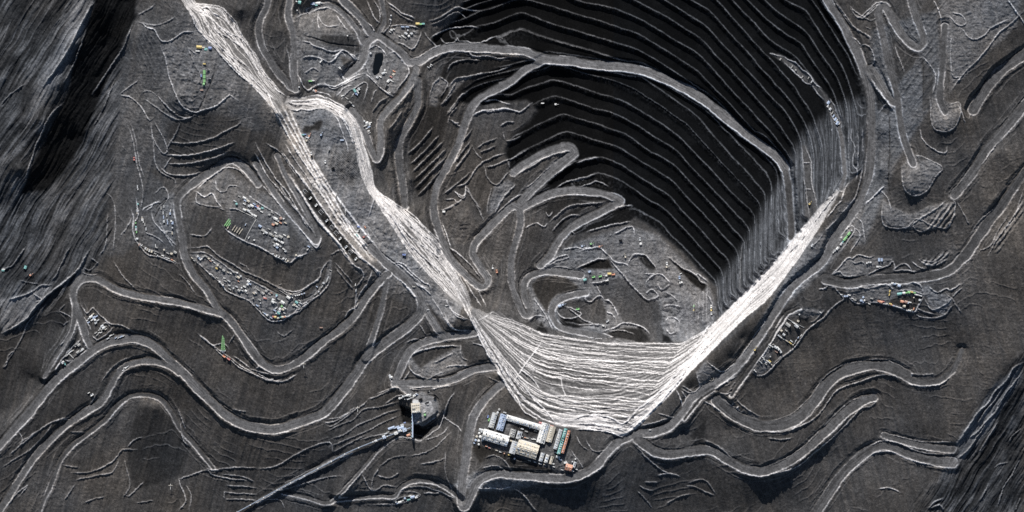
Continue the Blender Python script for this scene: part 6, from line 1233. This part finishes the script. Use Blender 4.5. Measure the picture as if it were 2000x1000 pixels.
PLANT = [  # px, py, length, width (map units), height m, colour, vents, words
 (968, 855, 52, 21, 22, 'white', 18, 'long white concentrator hall along the south west edge of the plant'),
 (1030, 878, 42, 28, 24, 'cream', 16, 'broad cream mill hall south of the dark plant yard'),
 (1003, 874, 11, 25, 30, 'silver', 6, 'tall silver transfer tower between the white and cream plant halls'),
 (1025, 826, 76, 11, 18, 'white', 26, 'longest white plant hall below the foot of the bright pit slope'),
 (963, 821, 10, 30, 20, 'silver', 7, 'narrow silver hall at the north west corner of the plant'),
 (980, 825, 13, 32, 24, 'pale blue', 8, 'pale blue hall beside the narrow silver hall of the plant'),
 (1001, 846, 11, 16, 15, 'grey', 4, 'grey roofed square workshop west of the dark plant yard'),
 (1014, 850, 9, 15, 14, 'silver', 4, 'small silver workshop touching the dark plant yard'),
 (1061, 846, 16, 40, 22, 'white', 12, 'white cross hall closing the east end of the dark plant yard'),
 (1076, 848, 11, 32, 18, 'cream', 8, 'cream hall between the white cross hall and the tall silver hall'),
 (1090, 858, 7, 40, 26, 'silver', 8, 'silver roofed tall hall near the east end of the plant'),
 (1098, 862, 6, 52, 32, 'teal', 12, 'teal roofed tallest hall in the east block of the plant'),
 (1105, 863, 5, 46, 26, 'orange', 9, 'orange roofed narrow hall on the east edge of the plant'),
 (1058, 893, 7, 17, 12, 'silver', 3, 'silver small shed first of the southern plant row from the left'),
 (1068, 896, 6, 16, 12, 'white', 3, 'white small shed in the middle of the southern plant row'),
 (1077, 899, 5, 15, 12, 'cream', 3, 'cream small shed last of the southern plant row from the left'),
 (1067, 830, 30, 4, 9, 'red', 7, 'red roofed low shed on the north east edge of the plant'),
 (1111, 913, 13, 12, 16, 'orange', 3, 'orange roofed workshop at the south east gate of the plant'),
 (1122, 908, 5, 12, 14, 'silver', 3, 'silver lean store beside the orange gate workshop of the plant'),
 (946, 842, 22, 5, 12, 'silver', 5, 'silver pipe hall behind the long white concentrator hall'),
 (1030, 864, 40, 3, 10, 'white', 8, 'white thin gallery roof along the south side of the plant yard'),
 (1000, 862, 26, 3, 9, 'cream', 6, 'cream thin gallery roof running into the silver transfer tower'),
]
PLANT_ROT = -16.7
for px, py, L_, W_, h_, c_, nv, words in PLANT:
    h_ *= .6
    t = shed(L_ * S, W_ * S, h_, c_, px, py, PLANT_ROT) if L_ >= W_ else shed(W_ * S, L_ * S, h_, c_, px, py, PLANT_ROT + 90)
    t.name = 'plant_hall'; t['category'] = 'building'; t['label'] = words; t['group'] = 'halls of the processing plant'
    a, b_ = (max(L_, W_) * S, min(L_, W_) * S)
    rr = random.Random(px * 7 + py)
    rows = 1 if b_ < 12 else 2 if b_ < 24 else 3 if b_ < 40 else 4
    for k in range(nv):  # rows of roof units added to make the hall roofs glitter
        for q in range(rows):
            if rr.random() < .12:
                continue
            x = -a / 2 + a * (k + .5) / nv + rr.uniform(-.8, .8); y = (q - (rows - 1) / 2) * b_ / (rows + .6) + rr.uniform(-.8, .8)
            z = h_ + b_ * .2 * (1 - abs(y) / (b_ / 2)) + .8
            u = rr.choice([2.2, 3, 4.5])
            part('roof_vent', MB().box(x, y, z, u, rr.choice([2, 3, 5]), rr.choice([2, 3, 4.5]), 0, .85).mesh('roof_vent', M(rr.choice(['white', 'white', 'white', 'cream', 'pale blue', 'black', c_]))), t)
SITES.append(('at the west end of the processing plant', 'S', PLANT_ROT, """936,846 tank w 9 9|941,843 tank s 9 9|931,853 tank c 9 9|938,853 tank w 11 11|944,850 tank s 9 9|929,860 tank p 9 9|935,861 tank w 10 10|942,860 tank s 9 9|927,866 box p|935,868 tank w 8 8|953,814 box b 12 5 75|955,820 box e 12 5 75|972,806 tank s 9 9|975,800 tank g 9 9|986,806 box s|950,872 lorry o|956,875 lorry r|970,880 lorry c|977,883 lorry w|985,886 tank o 5 5|995,889 box y|1005,896 tank w 7 7"""))
SITES.append(('near the dark yard of the processing plant', 'S', PLANT_ROT, """1020,838 box s|1028,843 box g|1026,855 lorry o|1030,856 lorry c|1040,858 lorry w|1044,858 box w|1018,852 box w|1035,836 tank s 6 6|1046,842 box c|1083,876 tank w 7 7|1086,884 box s|1090,893 shed s 16 9|1080,906 box w|1082,912 lorry w|1094,898 box p|1098,918 lorry s|1106,918 box o|1118,902 tank s 6 6|1124,897 tank w 6 6|1104,904 cabin w 10 7|1034,900 box c|1045,903 lorry w|1055,906 box s|1064,908 lorry c|1118,920 box w|1126,917 lorry w|1108,905 rack w 24 4 35"""))

items = []
for place, tile, hd, spec in SITES:
    for it in spec.replace('\n', ' ').split('|'):
        w_ = it.split()
        (px, py), = P(tile + ' ' + w_[0])
        kind, c_ = w_[1], ABBR[w_[2]]
        nums = [float(v) for v in w_[3:]]
        fn, words, plural, dims = KIND[kind]
        L_, W_ = (nums[0], nums[1]) if len(nums) > 1 and nums[0] > 0 else dims[:2]
        if not (-20 < px < 2020 and -20 < py < 1020):
            continue
        items.append(dict(place=place, kind=kind, colour=c_, px=px, py=py, L=L_, W=W_, H=dims[2], rot=nums[2] if len(nums) > 2 else hd))
for it in items:
    fn = KIND[it['kind']][0]
    key = (it['kind'], it['colour'], round(it['L']), round(it['W']))
    if key in PROTO:
        o = copy_thing(PROTO[key], it['px'], it['py'], it['rot'], .3 if it['kind'] == 'box' else 0)
    else:
        o = fn(it['L'], it['W'], it['H'], it['colour'], it['px'], it['py'], it['rot']); PROTO[key] = o
    it['o'] = o
    o['group'] = KIND[it['kind']][2] + ' ' + it['place']
ORD = ['first', 'second', 'third', 'fourth', 'fifth', 'sixth', 'seventh', 'eighth', 'ninth', 'tenth', 'eleventh', 'twelfth', 'thirteenth', 'fourteenth', 'fifteenth', 'sixteenth', 'seventeenth', 'eighteenth', 'nineteenth', 'twentieth']
fam = {}
for it in items:
    fam.setdefault((it['place'], it['kind'], it['colour']), []).append(it)
for (place, kind, c_), lst in fam.items():
    words = KIND[kind][1]
    lst.sort(key=lambda i: i['px'])
    for k, it in enumerate(lst):
        if len(lst) == 1:
            lab = f'{c_} {words} {place}'
        elif k == 0:
            lab = f'leftmost {c_} {words} {place}'
        elif k == len(lst) - 1:
            lab = f'rightmost {c_} {words} {place}'
        else:
            lab = f'{ORD[k]} {c_} {words} from the left {place}'
        it['o']['label'] = lab

# ------------------------------------------------------------------ crusher station, its wall and the overland conveyor
cz = ground_z(816, 790)
t = thing('crusher_station', 'building', 812, 797, 4, cz)
t['label'] = 'square steel crusher station on the round pad above the deep cut'
part('wall', MB().box(0, 0, 8, 34, 36, 28).mesh('wall', WALLM), t)
part('roof', MB().box(0, 0, 22.6, 36, 38, 1.2).box(-8, 6, 26, 12, 16, 6, 0, .9).box(9, -8, 25, 10, 10, 4).mesh('roof', M('cream')), t)
hp = part('hopper', MB().box(0, 24, 6, 18, 10, 12, 0, 1.25).mesh('hopper', M('silver')), t)
fr_ = MB()
for sx in (-1, 1):
    for sy in (-1, 1):
        fr_.bar((sx * 15, sy * 16, 23.2), (sx * 15, sy * 16, 34), 1.4)
for z_ in (28, 34):
    fr_.bar((-15, -16, z_), (15, -16, z_), 1.2).bar((-15, 16, z_), (15, 16, z_), 1.2).bar((-15, -16, z_), (-15, 16, z_), 1.2).bar((15, -16, z_), (15, 16, z_), 1.2)
for k in range(5):
    fr_.bar((-15 + k * 7.5, -16, 34), (-15 + k * 7.5, 16, 34), .9)
part('steel_frame', fr_.mesh('steel_frame', M('white')), t)
part('door', MB().box(17.2, -6, 4, .4, 8, 8).mesh('door', STEEL), t)
for k in range(4):
    part('roof_vent', MB().box(-12 + k * 8, -14, 24.4, 4, 4, 2.4).mesh('roof_vent', M('white')), t)
x, y = W(805.5, 828)
t = thing('retaining_wall', 'wall', 805.5, 828, 0, cz - 14); t['label'] = 'pale blue steel retaining wall beside the deep cut below the crusher'
part('wall_panel', MB().box(0, 0, 0, 5, 108, 30).mesh('wall_panel', M('pale blue')), t)
for k in range(9):
    part('buttress', MB().box(-3.4, -50 + k * 12.5, -2, 2.4, 3, 26).mesh('buttress', M('silver' if k % 2 else 'teal')), t)
# conveyor gallery on trestles
cp, _ = resample(smooth(P('S 801,836 735,861 680,884 640,906 600,927 550,953 500,981 455,1006'), 5), 6)
zz = np.array([ground_z(a, b) for a, b in cp]); zz = np.convolve(np.pad(zz, 3, mode='edge'), np.ones(7) / 7, 'valid') + 9
t = thing('conveyor', 'conveyor', cp[0][0], cp[0][1], 0, zz[0] - 9); t['label'] = 'long pale overland conveyor running down from the crusher to the lower left'
ox, oy, oz = t.location
g = MB(); bl = MB()
for i in range(len(cp) - 1):
    a = Vector((*W(*cp[i]), zz[i])) - Vector((ox, oy, oz)); b_ = Vector((*W(*cp[i + 1]), zz[i + 1])) - Vector((ox, oy, oz))
    g.bar(a, b_, 4.6); bl.bar(a + Vector((0, 0, 2.45)), b_ + Vector((0, 0, 2.45)), 1.3)
GAL = mat('conveyor_roof', (.22, .24, .26), .6, 0, .2)
part('gallery', g.mesh('gallery', GAL), t); part('roof_walkway', bl.mesh('roof_walkway', M('pale blue')), t)
for i in range(3, len(cp) - 1, 5):
    wx, wy = W(*cp[i]); h_ = zz[i] - ground_z(*cp[i])
    tr = part('trestle', MB().bar((-3, 0, -h_ - 2), (-1, 0, -2.6), 1).bar((3, 0, -h_ - 2), (1, 0, -2.6), 1).box(0, 0, 3.6, 4.5, 4.5, 1.0).mesh('trestle', M('white')), t)
    tr.location = (wx - ox, wy - oy, zz[i] - oz)
for k, (i, hh) in enumerate(((2, 14), (5, 11), (9, 9), (12, 8))):
    wx, wy = W(*cp[i])
    th = part('transfer_house', MB().box(0, 0, 0, 16 - 2 * k, 14 - 2 * k, hh, math.radians(20)).mesh('transfer_house', M('white' if k % 2 else 'pale blue')), t)
    th.location = (wx - ox, wy - oy, zz[i] - oz + 1); part('roof_vent', MB().box(0, 0, hh / 2 + .8, 4, 4, 1.6).mesh('roof_vent', M('silver')), th)

# ------------------------------------------------------------------ lattice pylon drawn lying down as radar layover tips it, poles, roundabout, gate
mz = ground_z(435, 680)
t = thing('lattice_pylon', 'mast', 435, 684, 0, mz, 2); t['label'] = 'slender green lattice pylon drawn laid over beside the lower haul road'
m_ = MB(); n = 11; Lm = 84


def chord(f, sx, sz):
    w_ = 7.5 * (1 - f) + .6 * f
    return (sx * w_, f * Lm, 3 + sz * w_ * .5 + f * 6)


for sx in (-1, 1):
    for sz in (-1, 1):
        m_.bar(chord(0, sx, sz), chord(1, sx, sz), 1.1)
for i in range(n):
    a, b_ = i / n, (i + 1) / n
    m_.bar(chord(a, -1, 1), chord(b_, 1, 1), .9).bar(chord(a, 1, 1), chord(b_, -1, 1), .9).bar(chord(a, -1, 1), chord(a, 1, 1), 1.0).bar(chord(a, -1, -1), chord(b_, -1, 1), .8).bar(chord(a, 1, -1), chord(b_, 1, 1), .8)
part('mast', m_.mesh('mast', M('green')), t)
part('base_frame', MB().box(0, -2, .5, 20, 6, 3).box(0, -6, .5, 10, 4, 5).mesh('base_frame', M('silver')), t)
part('antenna', MB().bar((0, Lm, 9), (0, Lm + 9, 10), .7).mesh('antenna', M('white')), t)
for k, (px, py, w_) in enumerate(((698, 797, 'beside the road above the thin terraces'), (330, 950, 'on the dark slope at the lower left'), (593, 711, 'beside the bottom of the loop road'))):
    if k == 0:
        t = thing('utility_pole', 'pole', px, py, 0)
        part('pole', MB().cyl(0, 0, -2, 24, 1.0, 10, .6).mesh('pole', M('cream')), t)
        part('glint_arm', MB().box(0, 0, 20, 16, 1.4, 1.2).mesh('glint_arm', M('cream')), t)  # arms added in the shape of a star glint
        part('glint_arm', MB().box(0, -5, 17.5, 1.4, 22, 1.2).mesh('glint_arm', M('white')), t)
        for s_ in (-1, 1):
            part('insulator', MB().cyl(s_ * 7, 0, 20.6, 22.2, .7, 8).mesh('insulator', M('white')), t)
        p0 = t
    else:
        t = copy_thing(p0, px, py, 0)
    t['label'] = 'utility pole with glint shaped arms ' + w_; t['group'] = 'utility poles on the slopes'
t = thing('roundabout_island', 'traffic island', 1390, 740, 0); t['label'] = 'small round gravel island in the road junction by the pit rim'
r_ = MB(); nn = 28
for k in range(nn):
    a = 2 * math.pi * k / nn
    r_.box(9 * math.cos(a), 9 * math.sin(a), .6, 2.3, 2.2, 1.8, a, .8)
part('kerb_ring', r_.mesh('kerb_ring', CONC), t)
part('mound', MB().cyl(0, 0, -1, 2.4, 7.4, 20, 2.0).mesh('mound', mat('gravel', (.09, .085, .08), .95)), t)
part('sign_post', MB().cyl(0, 0, 2, 6, .35, 8).box(0, 0, 6, 2.4, .3, 1.6).mesh('sign_post', M('white')), t)

# camp and pad boundary walls
for tr, words in (('k2 200,300 330,360 440,420', 'north boundary wall of the dark camp yard'), ('k2 445,425 400,500 350,590 300,690', 'east boundary wall of the dark camp yard'), ('k6 550,140 650,195 760,250', 'upper wall across the pad beside the canal road'), ('k6 462,366 540,412 622,462', 'lower wall below the grid of stores beside the canal road')):
    q, _ = resample(P(tr), 4)
    t = thing('yard_wall', 'wall', q[0][0], q[0][1], 0); t['label'] = 'low pale concrete ' + words
    ox, oy, oz = t.location; b_ = MB(); cpg = MB()
    for i in range(len(q) - 1):
        a = Vector((*W(*q[i]), ground_z(*q[i]))) - t.location; e = Vector((*W(*q[i + 1]), ground_z(*q[i + 1]))) - t.location
        b_.bar(a + Vector((0, 0, .6)), e + Vector((0, 0, .6)), 2.6); cpg.bar(a + Vector((0, 0, 2.05)), e + Vector((0, 0, 2.05)), 1.6 * .2 + 2.7 * .2)
    part('wall_body', b_.mesh('wall_body', CONC), t); part('coping', cpg.mesh('coping', M('white')), t)

# pond
pw = [(*W(*p), 0) for p in smooth(np.vstack([POND, POND[:1]]), 5)[:-1]]
me = bpy.data.meshes.new('pond'); cxy = np.mean(np.array(pw), 0)
ppts = [tuple(cxy + (np.array(p) - cxy) * 1.05) for p in pw]
me.from_pydata([(a, b, (PZ - .9) * S) for a, b, _ in ppts], [], [tuple(range(len(ppts)))][::-1]); me.materials.append(WATER); me.update()
o = bpy.data.objects.new('pond', me); col.objects.link(o); o['kind'] = 'structure'
